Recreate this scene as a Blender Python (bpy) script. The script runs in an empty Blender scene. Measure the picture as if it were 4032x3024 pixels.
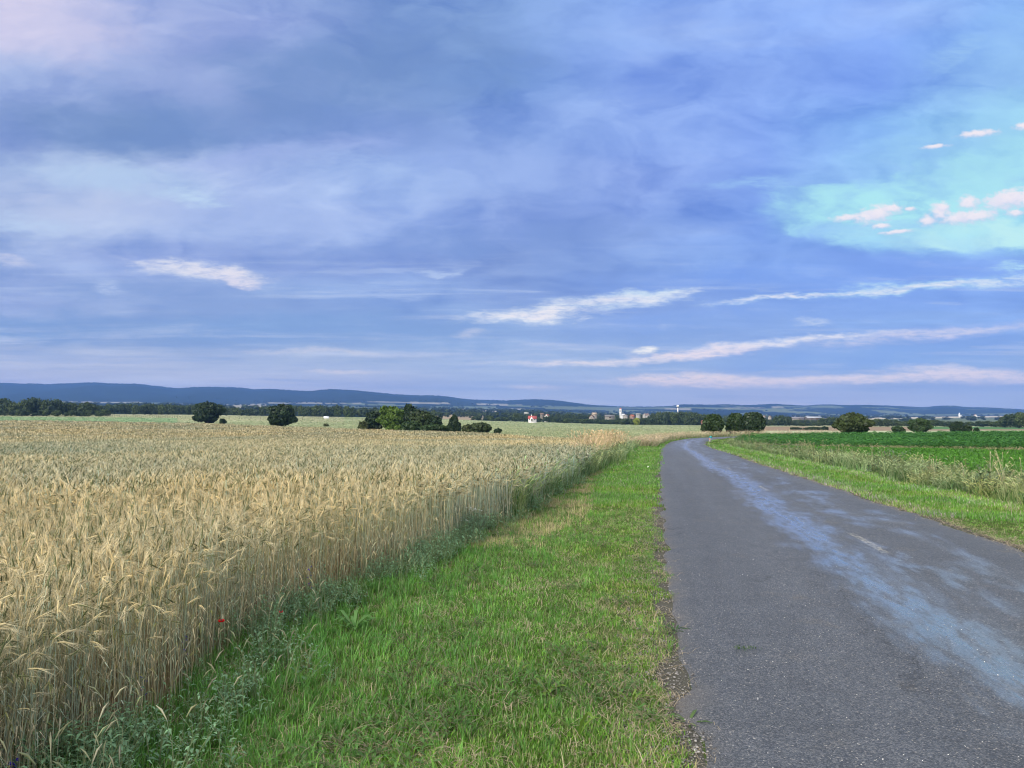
import bpy, math, random
import numpy as np
rng = np.random.default_rng(7)
random.seed(7)
R = math.radians

# ------------------------------------------------------------------ camera, exposure, light
sc = bpy.context.scene
CAMZ, FPX, HY = 1.65, 2912.0, 1612.0
PITCH = math.atan((HY - 1512.0) / FPX)
cam_d = bpy.data.cameras.new("camera"); cam = bpy.data.objects.new("camera", cam_d)
sc.collection.objects.link(cam); sc.camera = cam
cam_d.lens = 26.0; cam_d.sensor_width = 36.0; cam_d.clip_start = 0.05; cam_d.clip_end = 30000
cam.location = (0, 0, CAMZ); cam.rotation_euler = (math.pi / 2 + PITCH, 0, 0)
EXPO = 1.5
sc.view_settings.view_transform = 'Standard'; sc.view_settings.look = 'None'
sc.view_settings.exposure = EXPO; sc.view_settings.gamma = 1.0
sc.render.engine = 'CYCLES'
sc.cycles.use_denoising = True; sc.cycles.filter_width = 1.1
sc.cycles.max_bounces = 6; sc.cycles.diffuse_bounces = 3; sc.cycles.glossy_bounces = 2
sc.cycles.transmission_bounces = 3; sc.cycles.volume_bounces = 1; sc.cycles.transparent_max_bounces = 4
sc.cycles.sample_clamp_indirect = 4.0
sc.cycles.use_adaptive_sampling = True; sc.cycles.adaptive_threshold = 0.015

SUN_EL, SUN_AZ = 30.0, -142.0          # azimuth from +Y, clockwise positive; the sun stands left and behind
sun_d = bpy.data.lights.new("sun", 'SUN'); sun = bpy.data.objects.new("sun", sun_d)
sc.collection.objects.link(sun)
sun_d.energy = 1.5; sun_d.angle = R(20); sun_d.color = (1.0, 0.90, 0.74)
_a, _e = R(SUN_AZ), R(SUN_EL)
sdir = (math.sin(_a) * math.cos(_e), math.cos(_a) * math.cos(_e), math.sin(_e))
sun.rotation_euler = (math.pi / 2 - _e, 0, math.pi - _a)
import mathutils
sun.rotation_euler = mathutils.Vector(sdir).to_track_quat('Z', 'Y').to_euler()

def lin(c):
    return tuple(((v / 255.0) / 12.92 if v / 255.0 <= 0.04045 else ((v / 255.0 + 0.055) / 1.055) ** 2.4) for v in c)

# ---- node helper
class NT:
    def __init__(s, tree): s.t = tree; s.n = tree.nodes; s.l = tree.links; s.n.clear()
    def new(s, typ, **kw):
        n = s.n.new(typ)
        for k, v in kw.items(): setattr(n, k, v)
        return n
    def put(s, sock, v):
        if hasattr(v, 'is_output'): s.l.new(v, sock)
        else:
            if isinstance(v, (tuple, list)) and len(v) == 3 and len(sock.default_value) == 4: v = (*v, 1.0)
            sock.default_value = v
    def m(s, op, a, b=0.0, c=0.0, clamp=False):
        n = s.new('ShaderNodeMath', operation=op); n.use_clamp = clamp
        s.put(n.inputs[0], a); s.put(n.inputs[1], b); s.put(n.inputs[2], c); return n.outputs[0]
    def vm(s, op, a, b=(0, 0, 0)):
        n = s.new('ShaderNodeVectorMath', operation=op)
        s.put(n.inputs[0], a); s.put(n.inputs[1], b)
        return n.outputs[1] if op in ('LENGTH', 'DOT_PRODUCT') else n.outputs[0]
    def scale(s, a, k):
        n = s.new('ShaderNodeVectorMath', operation='SCALE'); s.put(n.inputs[0], a); s.put(n.inputs[3], k); return n.outputs[0]
    def xyz(s, x, y, z=0.0):
        n = s.new('ShaderNodeCombineXYZ'); s.put(n.inputs[0], x); s.put(n.inputs[1], y); s.put(n.inputs[2], z); return n.outputs[0]
    def rgb(s, x, y, z):
        n = s.new('ShaderNodeCombineColor'); s.put(n.inputs[0], x); s.put(n.inputs[1], y); s.put(n.inputs[2], z); return n.outputs[0]
    def sep(s, v):
        n = s.new('ShaderNodeSeparateXYZ'); s.put(n.inputs[0], v); return n.outputs[0], n.outputs[1], n.outputs[2]
    def noise(s, vec, scale, detail=3.0, rough=0.5, dist=0.0, color=False):
        n = s.new('ShaderNodeTexNoise'); s.put(n.inputs['Vector'], vec)
        n.inputs['Scale'].default_value = scale; n.inputs['Detail'].default_value = detail
        n.inputs['Roughness'].default_value = rough; n.inputs['Distortion'].default_value = dist
        return n.outputs['Color'] if color else n.outputs[0]
    def mapr(s, v, a, b, c=0.0, d=1.0, smooth=True):
        n = s.new('ShaderNodeMapRange'); n.interpolation_type = 'SMOOTHSTEP' if smooth else 'LINEAR'
        for i, x in enumerate((v, a, b, c, d)): s.put(n.inputs[i], x)
        return n.outputs[0]
    def mix(s, f, a, b, mode='MIX'):
        n = s.new('ShaderNodeMix', data_type='RGBA', blend_type=mode)
        s.put(n.inputs[0], f); s.put(n.inputs[6], a); s.put(n.inputs[7], b); return n.outputs[2]
    def ramp(s, fac, stops):
        n = s.new('ShaderNodeValToRGB'); e = n.color_ramp.elements
        while len(e) < len(stops): e.new(0.5)
        for i, (p, c) in enumerate(stops): e[i].position = p; e[i].color = (*c, 1.0)
        s.put(n.inputs[0], fac); return n.outputs[0]

def px_dir(px, py):
    cp, sp = math.cos(PITCH), math.sin(PITCH)
    a, b = (px - 2016) / FPX, -(py - 1512) / FPX
    return a, cp - b * sp, sp + b * cp
def px_ae(px, py):
    x, y, z = px_dir(px, py)
    return math.degrees(x / y), math.degrees(z / y)        # tangent-plane coordinates towards +Y

# ---- world: Nishita sky under a broken deck of cloud
world = bpy.data.worlds.new("World"); sc.world = world; world.use_nodes = True
W = NT(world.node_tree)
tc = W.new('ShaderNodeTexCoord'); D = tc.outputs['Generated']
dx, dy, dz = W.sep(D)
az0 = W.m('MULTIPLY', W.m('ARCTAN2', dx, dy), 180 / math.pi)
fy = W.m('DIVIDE', 180 / math.pi, W.m('MAXIMUM', dy, 0.35))
az = W.m('MULTIPLY', dx, fy); el = W.m('MULTIPLY', dz, fy)
zz = W.m('ADD', W.m('MAXIMUM', dz, 0.0), 0.07)
Q = W.xyz(W.m('DIVIDE', dx, zz), W.m('DIVIDE', dy, zz), 0.0)        # the cloud deck seen in perspective
mp = W.new('ShaderNodeMapping'); W.put(mp.inputs[0], Q)
mp.inputs['Rotation'].default_value = (0, 0, R(-16)); mp.inputs['Scale'].default_value = (0.55, 1.25, 1)
QS = mp.outputs[0]
nA = W.noise(QS, 0.55, 6.0, 0.55, 0.3, color=True)
nB = W.noise(QS, 1.7, 5.0, 0.55, 0.4)
nC = W.noise(Q, 4.0, 3.0, 0.5, 0.4)
AE0 = W.xyz(az, el, 0.0)
nW = W.noise(W.vm('MULTIPLY', AE0, (0.05, 0.14, 1)), 1.0, 5.0, 0.55, color=True)
nw2 = W.noise(W.vm('MULTIPLY', AE0, (0.22, 0.7, 1)), 1.0, 5.0, 0.6, color=True)
warp = W.vm('MULTIPLY', W.vm('SUBTRACT', nW, (0.5, 0.5, 0.5)), (7.0, 3.6, 0))
warp2 = W.vm('MULTIPLY', W.vm('SUBTRACT', nw2, (0.5, 0.5, 0.5)), (3.6, 2.2, 0))
damp = W.mapr(el, 0.0, 12.0, 0.25, 1.0)
AE = W.vm('ADD', AE0, W.scale(W.vm('ADD', warp, warp2), damp))
AEs = W.vm('ADD', AE0, W.scale(warp2, W.mapr(el, 0.0, 9.0, 0.35, 1.0)))
waz, wel, _ = W.sep(AE)
azf = W.m('DIVIDE', W.m('ADD', waz, 40.0), 80.0, clamp=True)
#            px:   0               500              1000             1500             2016             2500             3000             3500             4032
SKY = [
 (-150, [(220, 215, 238), (150, 172, 226), (128, 156, 215), (120, 153, 212), (118, 154, 218), (128, 168, 240), (124, 162, 240), (120, 160, 242), (124, 170, 244)]),
 (90,   [(206, 206, 236), (164, 180, 228), (136, 158, 218), (118, 150, 208), (116, 152, 214), (136, 172, 244), (128, 166, 243), (122, 162, 244), (130, 178, 244)]),
 (300,  [(150, 172, 222), (140, 162, 216), (126, 150, 208), (116, 147, 203), (108, 146, 212), (126, 160, 236), (122, 158, 236), (120, 160, 243), (140, 190, 243)]),
 (500,  [(118, 143, 204), (112, 143, 196), (114, 144, 204), (120, 148, 212), (130, 162, 226), (140, 172, 240), (130, 166, 243), (128, 178, 243), (158, 218, 243)]),
 (700,  [(172, 192, 230), (176, 196, 234), (160, 182, 232), (156, 184, 236), (142, 170, 230), (132, 160, 230), (124, 160, 238), (142, 194, 243), (152, 210, 243)]),
 (880,  [(160, 180, 222), (172, 192, 232), (164, 186, 234), (156, 182, 236), (132, 158, 222), (120, 150, 222), (124, 162, 238), (150, 214, 243), (160, 226, 243)]),
 (1030, [(148, 170, 218), (146, 166, 222), (138, 160, 218), (132, 156, 218), (120, 146, 208), (120, 152, 220), (120, 158, 234), (114, 152, 234), (122, 160, 238)]),
 (1180, [(138, 160, 216), (134, 158, 212), (132, 160, 216), (128, 160, 220), (124, 152, 214), (118, 148, 216), (112, 148, 224), (110, 150, 232), (118, 160, 238)]),
 (1310, [(112, 148, 208), (110, 144, 204), (108, 146, 208), (112, 150, 212), (124, 158, 216), (122, 154, 218), (114, 150, 222), (106, 148, 226), (106, 150, 230)]),
 (1420, [(160, 180, 218), (158, 178, 216), (152, 176, 218), (140, 168, 216), (140, 170, 220), (122, 158, 216), (118, 154, 222), (108, 152, 222), (116, 154, 222)]),
 (1510, [(168, 182, 218), (164, 182, 216), (164, 182, 220), (158, 178, 220), (148, 176, 220), (150, 176, 222), (152, 174, 218), (146, 172, 218), (142, 170, 222)]),
 (1600, [(166, 186, 222), (168, 186, 220), (168, 184, 220), (164, 182, 220), (158, 182, 224), (156, 180, 224), (164, 182, 224), (162, 184, 226), (160, 186, 228)]),
]
xs = [0, 500, 1000, 1500, 2016, 2500, 3000, 3500, 4032]
cur = None
for i, (yy, cols) in enumerate(SKY):
    stops = []
    for x, c in zip(xs, cols):
        a, e = px_ae(x, yy)
        stops.append(((px_ae(x, 1200)[0] + 40) / 80, lin(c)))
    row = W.ramp(azf, stops)
    e = px_ae(1500, yy)[1]
    if cur is None: cur = row; pe = e
    else:
        cur = W.mix(W.mapr(wel, pe, e, 0.0, 1.0), cur, row); pe = e
# fine structure of the cloud deck
sA = W.sep(nA)[0]
mod = W.m('ADD', W.m('MULTIPLY', W.m('SUBTRACT', sA, 0.5), 0.70), W.m('MULTIPLY', W.m('SUBTRACT', nB, 0.5), 0.50))
mod = W.m('ADD', mod, W.m('MULTIPLY', W.m('SUBTRACT', nC, 0.5), 0.26))
nS = W.noise(W.vm('MULTIPLY', AEs, (0.13, 0.24, 1)), 1.0, 8.0, 0.56, 0.8); nS2 = W.noise(W.vm('MULTIPLY', AE0, (0.055, 0.42, 1)), 1.0, 6.0, 0.6, 0.6)
mod = W.m('ADD', mod, W.m('MULTIPLY', W.m('SUBTRACT', nS, 0.5), W.mapr(el, 3.0, 14.0, 0.1, 1.15)))
mod = W.m('ADD', mod, W.m('MULTIPLY', W.m('SUBTRACT', nS2, 0.5), W.mapr(el, 8.0, 20.0, 0.55, 0.1)))
mod = W.m('MULTIPLY', mod, W.mapr(el, 0.2, 6.0, 0.25, 1.0))
low = W.mapr(el, 0.0, 11.0, 1.0, 0.0)
cur = W.mix(1.0, cur, W.rgb(W.m('ADD', 1.0, W.m('MULTIPLY', mod, 1.40)), W.m('ADD', 1.0, W.m('MULTIPLY', mod, 1.10)), W.m('ADD', 1.0, W.m('MULTIPLY', mod, 0.50))), 'MULTIPLY')
wisp = W.m('MULTIPLY', W.mapr(nB, 0.56, 0.74), W.mapr(el, 1.0, 7.0, 0.1, 0.34))
cur = W.mix(wisp, cur, lin((172, 196, 240)))
bands = W.noise(W.vm('ADD', W.vm('MULTIPLY', AE0, (0.045, 1.05, 1)), W.scale(nW, 0.8)), 1.0, 6.0, 0.6, 0.4)
cur = W.mix(W.m('MULTIPLY', W.mapr(bands, 0.53, 0.68), W.mapr(el, 8.0, 16.0, 0.5, 0.0)), cur, lin((180, 200, 236)))
cur = W.mix(W.m('MULTIPLY', W.mapr(bands, 0.47, 0.34), W.mapr(el, 8.0, 16.0, 0.35, 0.0)), cur, lin((104, 140, 208)))
# placed streaks, gaps and puffs: (px, py, half width px, half height px, tilt deg, colour, strength, edge softness)
FEAT = [
 (1330, 300, 760, 190, -8, (106, 139, 198), .75, .95), (330, 505, 430, 85, 8, (104, 134, 190), .75, .9), (1560, 520, 260, 80, 14, (110, 141, 206), .7, .95), (820, 480, 400, 90, -14, (106, 137, 196), .7, .9),
 (1150, 600, 420, 55, -6, (158, 178, 232), .7, .95), (1900, 640, 420, 90, 8, (150, 178, 238), .6, .95), (330, 810, 430, 90, 4, (184, 198, 232), .7, .95), (1000, 870, 520, 100, 0, (162, 184, 234), .6, .95),
 (1950, 945, 760, 62, -4, (112, 142, 208), .75, .9), (700, 1180, 620, 55, 4, (120, 149, 208), .75, .9), (300, 1290, 520, 50, 2, (104, 141, 204), .8, .9), (1450, 1312, 640, 42, 2, (106, 144, 208), .8, .9),
 (3200, 1085, 760, 66, -3, (104, 145, 232), .7, .9), (2950, 1235, 640, 34, -4, (104, 144, 226), .75, .9), (3500, 1400, 640, 34, -4, (100, 144, 226), .8, .9), (2600, 1310, 420, 26, -3, (104, 143, 216), .75, .9),
 (3950, 260, 300, 150, -25, (148, 196, 245), .5, .95), (600, 250, 460, 110, 30, (152, 170, 222), .5, .95), (2350, 120, 320, 120, 10, (146, 182, 247), .6, .95), (820, 330, 120, 60, 20, (156, 174, 226), .6, .95),
 (780, 1068, 250, 22, 7, (205, 216, 238), .9, .5), (900, 1092, 130, 13, 14, (222, 220, 236), .9, .5), (430, 1128, 60, 14, 3, (178, 198, 236), .7, .7),
 (420, 700, 380, 62, 6, (178, 206, 238), .7, .9), (760, 780, 130, 18, 8, (190, 218, 244), .8, .7), (120, 890, 180, 20, 6, (184, 208, 240), .8, .7),
 (40, 1025, 90, 10, 6, (196, 204, 232), .8, .6), (1400, 640, 260, 30, 10, (160, 188, 238), .5, .9),
 (2080, 1242, 230, 17, -3, (208, 226, 244), .95, .5), (2440, 1180, 290, 19, -6, (196, 220, 244), .9, .5), (2560, 1152, 150, 11, -2, (200, 226, 244), .8, .5),
 (3100, 1172, 300, 6, -4, (172, 206, 244), .8, .6), (3640, 1128, 420, 13, -5, (176, 222, 244), .85, .6), (4000, 1042, 90, 15, -4, (172, 220, 244), .9, .5),
 (3100, 1348, 420, 9, -5, (198, 208, 240), .8, .6), (3700, 1312, 480, 17, -5.5, (164, 182, 234), .7, .7), (2740, 1394, 260, 13, -6, (204, 200, 230), .85, .6),
 (2320, 1426, 360, 7, -1, (188, 196, 228), .7, .7), (2530, 1376, 40, 10, -2, (220, 226, 240), .9, .5), (3200, 1272, 80, 8, -1, (178, 202, 240), .8, .6),
 (2800, 1502, 380, 16, 1, (214, 206, 224), .9, .5), (3300, 1492, 440, 11, -1, (206, 202, 226), .85, .5), (3850, 1480, 330, 18, 2, (204, 200, 228), .85, .6),
 (3700, 1450, 160, 8, 3, (190, 194, 228), .6, .7), (1250, 1384, 260, 6, 1, (186, 190, 220), .5, .8), (2110, 1526, 110, 6, 1, (196, 196, 222), .7, .7),
 (1350, 1460, 140, 5, 1, (190, 192, 220), .6, .7), (1850, 1310, 60, 10, 0, (178, 194, 226), .6, .7), (1720, 1076, 90, 10, -3, (178, 200, 238), .8, .6),
 (1520, 1160, 180, 9, 2, (160, 186, 234), .6, .7), (3000, 720, 220, 14, -2, (150, 196, 244), .7, .7),
 (3600, 815, 560, 100, -3, (170, 234, 240), .97, .45), (3950, 650, 330, 120, -6, (166, 228, 240), .85, .6), (3700, 560, 300, 60, -10, (152, 206, 243), .6, .8),
 (3880, 925, 380, 50, -4, (190, 240, 240), .97, .4), (3350, 935, 130, 26, 0, (164, 222, 242), .8, .6), (3980, 430, 180, 90, -20, (150, 206, 243), .55, .9),
 (3760, 215, 120, 22, -30, (156, 202, 243), .5, .8), (120, 60, 420, 130, 10, (208, 208, 238), .6, .95),
 (3520, 888, 330, 14, -4, (146, 190, 243), .5, .8),
]
_nf = [0]; _chain = [None]
def feature(cur, vec, px, py, hw, hh, tilt, col, amt, soft, jag=0.62):
    _nf[0] += 1; vec0 = vec
    if _nf[0] % 5 == 0:            # keeps the shader evaluating in order (it has a small stack)
        q = W.new('ShaderNodeVectorMath', operation='MULTIPLY_ADD'); W.put(q.inputs[0], cur); q.inputs[1].default_value = (1e-7, 1e-7, 1e-7); W.put(q.inputs[2], vec); vec = q.outputs[0]; _chain[0] = (vec0, vec)
    elif _chain[0] and _chain[0][0] == vec0: vec = _chain[0][1]
    a, e = px_ae(px, py); k = 1 / (FPX * math.pi / 180) 
    n = W.new('ShaderNodeMapping', vector_type='TEXTURE'); W.put(n.inputs[0], vec)
    n.inputs['Location'].default_value = (a, e, 0); n.inputs['Rotation'].default_value = (0, 0, R(-tilt))
    n.inputs['Scale'].default_value = (hw * k, hh * k, 1)
    d = W.vm('LENGTH', n.outputs[0])
    ne_, ni_ = (nBig, nInBig) if hh >= 50 else (nEdge, nIn)
    d = W.m('ADD', d, W.m('MULTIPLY', W.m('SUBTRACT', ne_, 0.5), jag * (2.9 if hh >= 50 else 2.4)))
    if hh >= 50: soft *= .62
    f = W.m('MULTIPLY', W.mapr(d, 0.9 - soft, 1.1 + soft * 0.7, amt, 0.0), ni_)
    return W.mix(f, cur, lin(col))
nBig = W.noise(W.vm('MULTIPLY', AEs, (0.11, 0.20, 1)), 1.0, 7.0, 0.60, 0.6); nInBig = W.mapr(W.noise(W.vm('MULTIPLY', AEs, (0.20, 0.42, 7)), 1.0, 7.0, 0.6, 0.6), 0.30, 0.62, 0.35, 1.0)
nEdge = W.noise(W.vm('MULTIPLY', AE0, (0.45, 1.9, 1)), 1.0, 8.0, 0.68, 0.5); nIn = W.mapr(W.noise(W.vm('MULTIPLY', AE0, (0.8, 4.0, 1)), 1.0, 6.0, 0.7, 0.4), 0.32, 0.62, 0.35, 1.0)
for F in FEAT:
    if F[1] > 1330 and F[5][0] > 150: F = F[:5] + (tuple(min(252, c + d_) for c, d_ in zip(F[5], (4, 12, 6))), min(1, F[6] * 1.15)) + F[7:]
    if F[3] < 50: F = F[:3] + (F[3] * 1.45 + 3,) + F[4:]
    cur = feature(cur, AEs, *F)
for F in FEAT:
    if F[3] <= 22 and sum(F[5]) > 575 and F[2] >= 200 and F[1] > 1040 and not (F[1] > 1330 and F[0] < 2200): cur = feature(cur, AEs, F[0] + F[2] * .05, F[1] - 2, F[2] * .8, F[3] * .75 + 2, F[4], (236, 234, 240) if F[1] < 1300 else (226, 224, 232), .72 if F[1] < 1300 else .38, .85)
# small bright cumulus puffs in the clear gap
nEdge = W.noise(W.vm('MULTIPLY', AE0, (1.9, 2.9, 1)), 1.0, 4.0, 0.5, 0.2); nIn = W.mapr(nEdge, 0.2, 0.6, 0.75, 1.0)
PUFF = [(3340, 855, 55, 9), (3420, 850, 46, 20), (3465, 835, 36, 24), (3515, 818, 28, 15), (3470, 888, 26, 8), (3582, 822, 18, 6), (3650, 866, 24, 16), (3700, 832, 30, 24),
        (3712, 812, 22, 14), (3812, 796, 32, 22), (3770, 858, 50, 17), (3850, 848, 62, 17), (3940, 792, 60, 24), (3985, 775, 60, 26), (4060, 780, 50, 30), (3998, 836, 22, 12),
        (3530, 912, 50, 6), (3850, 524, 60, 10), (4030, 495, 30, 10), (3680, 575, 40, 6)]
for (a_, b_, c_, d_) in PUFF:
    cur = feature(cur, AE0, a_ + 3, b_ + d_ * .35, c_ * 1.25, d_ * 1.2, -6, (206, 214, 238), .8, .7, .9)
    cur = feature(cur, AE0, a_, b_ - d_ * .15, c_ * 1.0, d_ * 1.05, -6, (244, 238, 243), .95, .62, .9)
# paler, warmer air towards the horizon
cur = W.mix(1.0, cur, W.rgb(W.m('ADD', 1.18, W.m('MULTIPLY', low, 0.82)), W.m('ADD', 1.11, W.m('MULTIPLY', low, 0.40)), W.m('ADD', 1.05, W.m('MULTIPLY', low, 0.05))), 'MULTIPLY')
nishita = W.new('ShaderNodeTexSky', sky_type='NISHITA')
nishita.sun_disc = False; nishita.sun_elevation = R(SUN_EL); nishita.sun_rotation = R(SUN_AZ)
clear = W.scale(nishita.outputs[0], 0.10)
# unseen overcast above and behind, brightened to throw more light on the ground
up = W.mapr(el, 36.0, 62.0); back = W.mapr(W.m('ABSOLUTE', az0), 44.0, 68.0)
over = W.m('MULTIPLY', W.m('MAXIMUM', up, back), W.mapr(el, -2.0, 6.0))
fillcol = W.mix(W.mapr(sA, 0.35, 0.65), (0.95, 1.0, 1.12), (1.6, 1.5, 1.42))
cur = W.mix(over, cur, fillcol)
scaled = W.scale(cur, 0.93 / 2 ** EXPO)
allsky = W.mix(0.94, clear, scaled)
# below the horizon: dim ground tone
allsky = W.mix(W.mapr(el, -3.0, -0.6), (0.03, 0.04, 0.05), allsky)
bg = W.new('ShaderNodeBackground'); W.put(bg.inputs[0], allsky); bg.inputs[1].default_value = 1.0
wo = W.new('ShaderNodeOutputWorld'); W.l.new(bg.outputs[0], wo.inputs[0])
world.cycles.sampling_method = 'MANUAL'; world.cycles.sample_map_resolution = 512

# ------------------------------------------------------------------ helpers
def link(o, parent=None):
    sc.collection.objects.link(o)
    if parent is not None: o.parent = parent
    return o
def tag(o, label=None, cat=None, group=None, kind=None):
    if label: o["label"] = label
    if cat: o["category"] = cat
    if group: o["group"] = group
    if kind: o["kind"] = kind
    return o
def empty(name, loc, rz=0.0):
    o = bpy.data.objects.new(name, None); link(o); o.location = loc; o.rotation_euler = (0, 0, rz)
    o.empty_display_size = 0.2; return o
def mesh_np(name, V, F, C=None, mat=None, parent=None, smooth=False, loc=None, uv=None):
    V = np.asarray(V, np.float32); F = np.asarray(F, np.int32); k = F.shape[1]
    me = bpy.data.meshes.new(name)
    me.vertices.add(len(V)); me.vertices.foreach_set("co", V.ravel())
    me.loops.add(F.size); me.loops.foreach_set("vertex_index", F.ravel())
    me.polygons.add(len(F)); me.polygons.foreach_set("loop_start", np.arange(0, F.size, k, dtype=np.int32))
    me.update(calc_edges=True)
    if smooth: me.polygons.foreach_set("use_smooth", np.ones(len(F), bool))
    if C is not None:
        a = me.attributes.new("Col", 'FLOAT_COLOR', 'POINT')
        C4 = np.ones((len(V), 4), np.float32); C4[:, :3] = C; a.data.foreach_set("color", C4.ravel())
    if uv is not None:
        l = me.uv_layers.new(name="UVMap"); l.data.foreach_set("uv", np.asarray(uv, np.float32)[F.ravel()].ravel())
    if mat: me.materials.append(mat)
    o = bpy.data.objects.new(name, me); link(o, parent)
    if loc is not None: o.location = loc
    return o
class MB:
    """collects small shapes into one mesh (tris), with a colour per vertex"""
    def __init__(s): s.V = []; s.F = []; s.C = []; s.n = 0
    def add(s, V, F, col=(1, 1, 1)):
        V = np.asarray(V, float); F = np.asarray(F, int)
        if F.shape[1] == 4: F = np.vstack([F[:, [0, 1, 2]], F[:, [0, 2, 3]]])
        s.V.append(V); s.F.append(F + s.n); s.C.append(np.broadcast_to(np.asarray(col, float), (len(V), 3))); s.n += len(V); return s
    def arr(s): return np.vstack(s.V), np.vstack(s.F), np.vstack(s.C)
    def build(s, name, mat, parent=None, smooth=False, loc=None):
        V, F, C = s.arr(); return mesh_np(name, V, F, C, mat, parent, smooth, loc)
def box(c, h, rz=0.0):
    c = np.array(c, float); P = np.array([[x, y, z] for z in (-1, 1) for y in (-1, 1) for x in (-1, 1)], float) * np.array(h)
    if rz: 
        q = P.copy(); P[:, 0] = q[:, 0] * math.cos(rz) - q[:, 1] * math.sin(rz); P[:, 1] = q[:, 0] * math.sin(rz) + q[:, 1] * math.cos(rz)
    return P + c, np.array([[0, 2, 3, 1], [4, 5, 7, 6], [0, 1, 5, 4], [2, 6, 7, 3], [0, 4, 6, 2], [1, 3, 7, 5]])
def tube(P, rad, sides=6, cap=True):
    P = np.asarray(P, float); n = len(P); rad = np.broadcast_to(np.asarray(rad, float), (n,))
    T = np.gradient(P, axis=0); T /= np.linalg.norm(T, axis=1)[:, None] + 1e-9
    ref = np.array([1.0, 0.13, 0.07]) if abs(T[:, 0]).mean() < 0.8 else np.array([0.0, 0.1, 1.0])
    A = np.cross(T, ref); A /= np.linalg.norm(A, axis=1)[:, None] + 1e-9; B = np.cross(T, A)
    th = np.arange(sides) * 2 * np.pi / sides
    V = P[:, None] + rad[:, None, None] * (np.cos(th)[None, :, None] * A[:, None] + np.sin(th)[None, :, None] * B[:, None])
    V = V.reshape(-1, 3); F = []
    for i in range(n - 1):
        for j in range(sides):
            a, b = i * sides + j, i * sides + (j + 1) % sides
            F.append((a, b, b + sides)); F.append((a, b + sides, a + sides))
    if cap:
        for j in range(1, sides - 1): F.append((0, j + 1, j)); F.append(((n - 1) * sides, (n - 1) * sides + j, (n - 1) * sides + j + 1))
    return V, np.array(F)
def ribbon(P, w, side):
    P = np.asarray(P, float); n = len(P); w = np.broadcast_to(np.asarray(w, float), (n,)); side = np.asarray(side, float)
    V = []; F = []
    tip = w[-1] < 1e-6
    for i in range(n - (1 if tip else 0)): V += [P[i] - side * w[i] / 2, P[i] + side * w[i] / 2]
    for i in range(len(V) // 2 - 1): a = 2 * i; F += [(a, a + 1, a + 3), (a, a + 3, a + 2)]
    if tip: V.append(P[-1]); a = len(V) - 3; F.append((a, a + 1, a + 2))
    return np.array(V), np.array(F)
def sphere(c, r, nu=12, nv=8):
    c = np.array(c, float); r = np.broadcast_to(np.asarray(r, float), (3,))
    V = [c + r * np.array([0, 0, -1])]; F = []
    for i in range(1, nv):
        t = -np.pi / 2 + np.pi * i / nv
        for j in range(nu):
            p = 2 * np.pi * j / nu; V.append(c + r * np.array([math.cos(t) * math.cos(p), math.cos(t) * math.sin(p), math.sin(t)]))
    V.append(c + r * np.array([0, 0, 1])); L = len(V) - 1
    for j in range(nu):
        k = (j + 1) % nu; F.append((0, 1 + k, 1 + j)); b = 1 + (nv - 2) * nu; F.append((L, b + j, b + k))
        for i in range(nv - 2): a = 1 + i * nu; F += [(a + j, a + k, a + nu + k), (a + j, a + nu + k, a + nu + j)]
    return np.array(V), np.array(F)

def _h(ix, iy, seed):
    n = (ix.astype(np.int64) * 374761393 + iy.astype(np.int64) * 668265263 + seed * 974711) & 0x7fffffff
    n = ((n ^ (n >> 13)) * 1274126177) & 0x7fffffff
    return ((n ^ (n >> 16)) & 0xffff) / 65535.0
def vn(x, y, seed=0):
    x = np.asarray(x, float); y = np.asarray(y, float)
    ix, iy = np.floor(x), np.floor(y); fx, fy = x - ix, y - iy
    fx = fx * fx * (3 - 2 * fx); fy = fy * fy * (3 - 2 * fy)
    a, b = _h(ix, iy, seed), _h(ix + 1, iy, seed); c, d = _h(ix, iy + 1, seed), _h(ix + 1, iy + 1, seed)
    return (a + (b - a) * fx) * (1 - fy) + (c + (d - c) * fx) * fy
def fbm(x, y, seed=0, o=4):
    s = 0; t = 0; a = 1.0
    for i in range(o): s = s + a * vn(np.asarray(x) * 2 ** i, np.asarray(y) * 2 ** i, seed + i * 17); t += a; a *= 0.5
    return s / t
def sst(x, a, b):
    t = np.clip((np.asarray(x, float) - a) / (b - a), 0, 1); return t * t * (3 - 2 * t)

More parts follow.
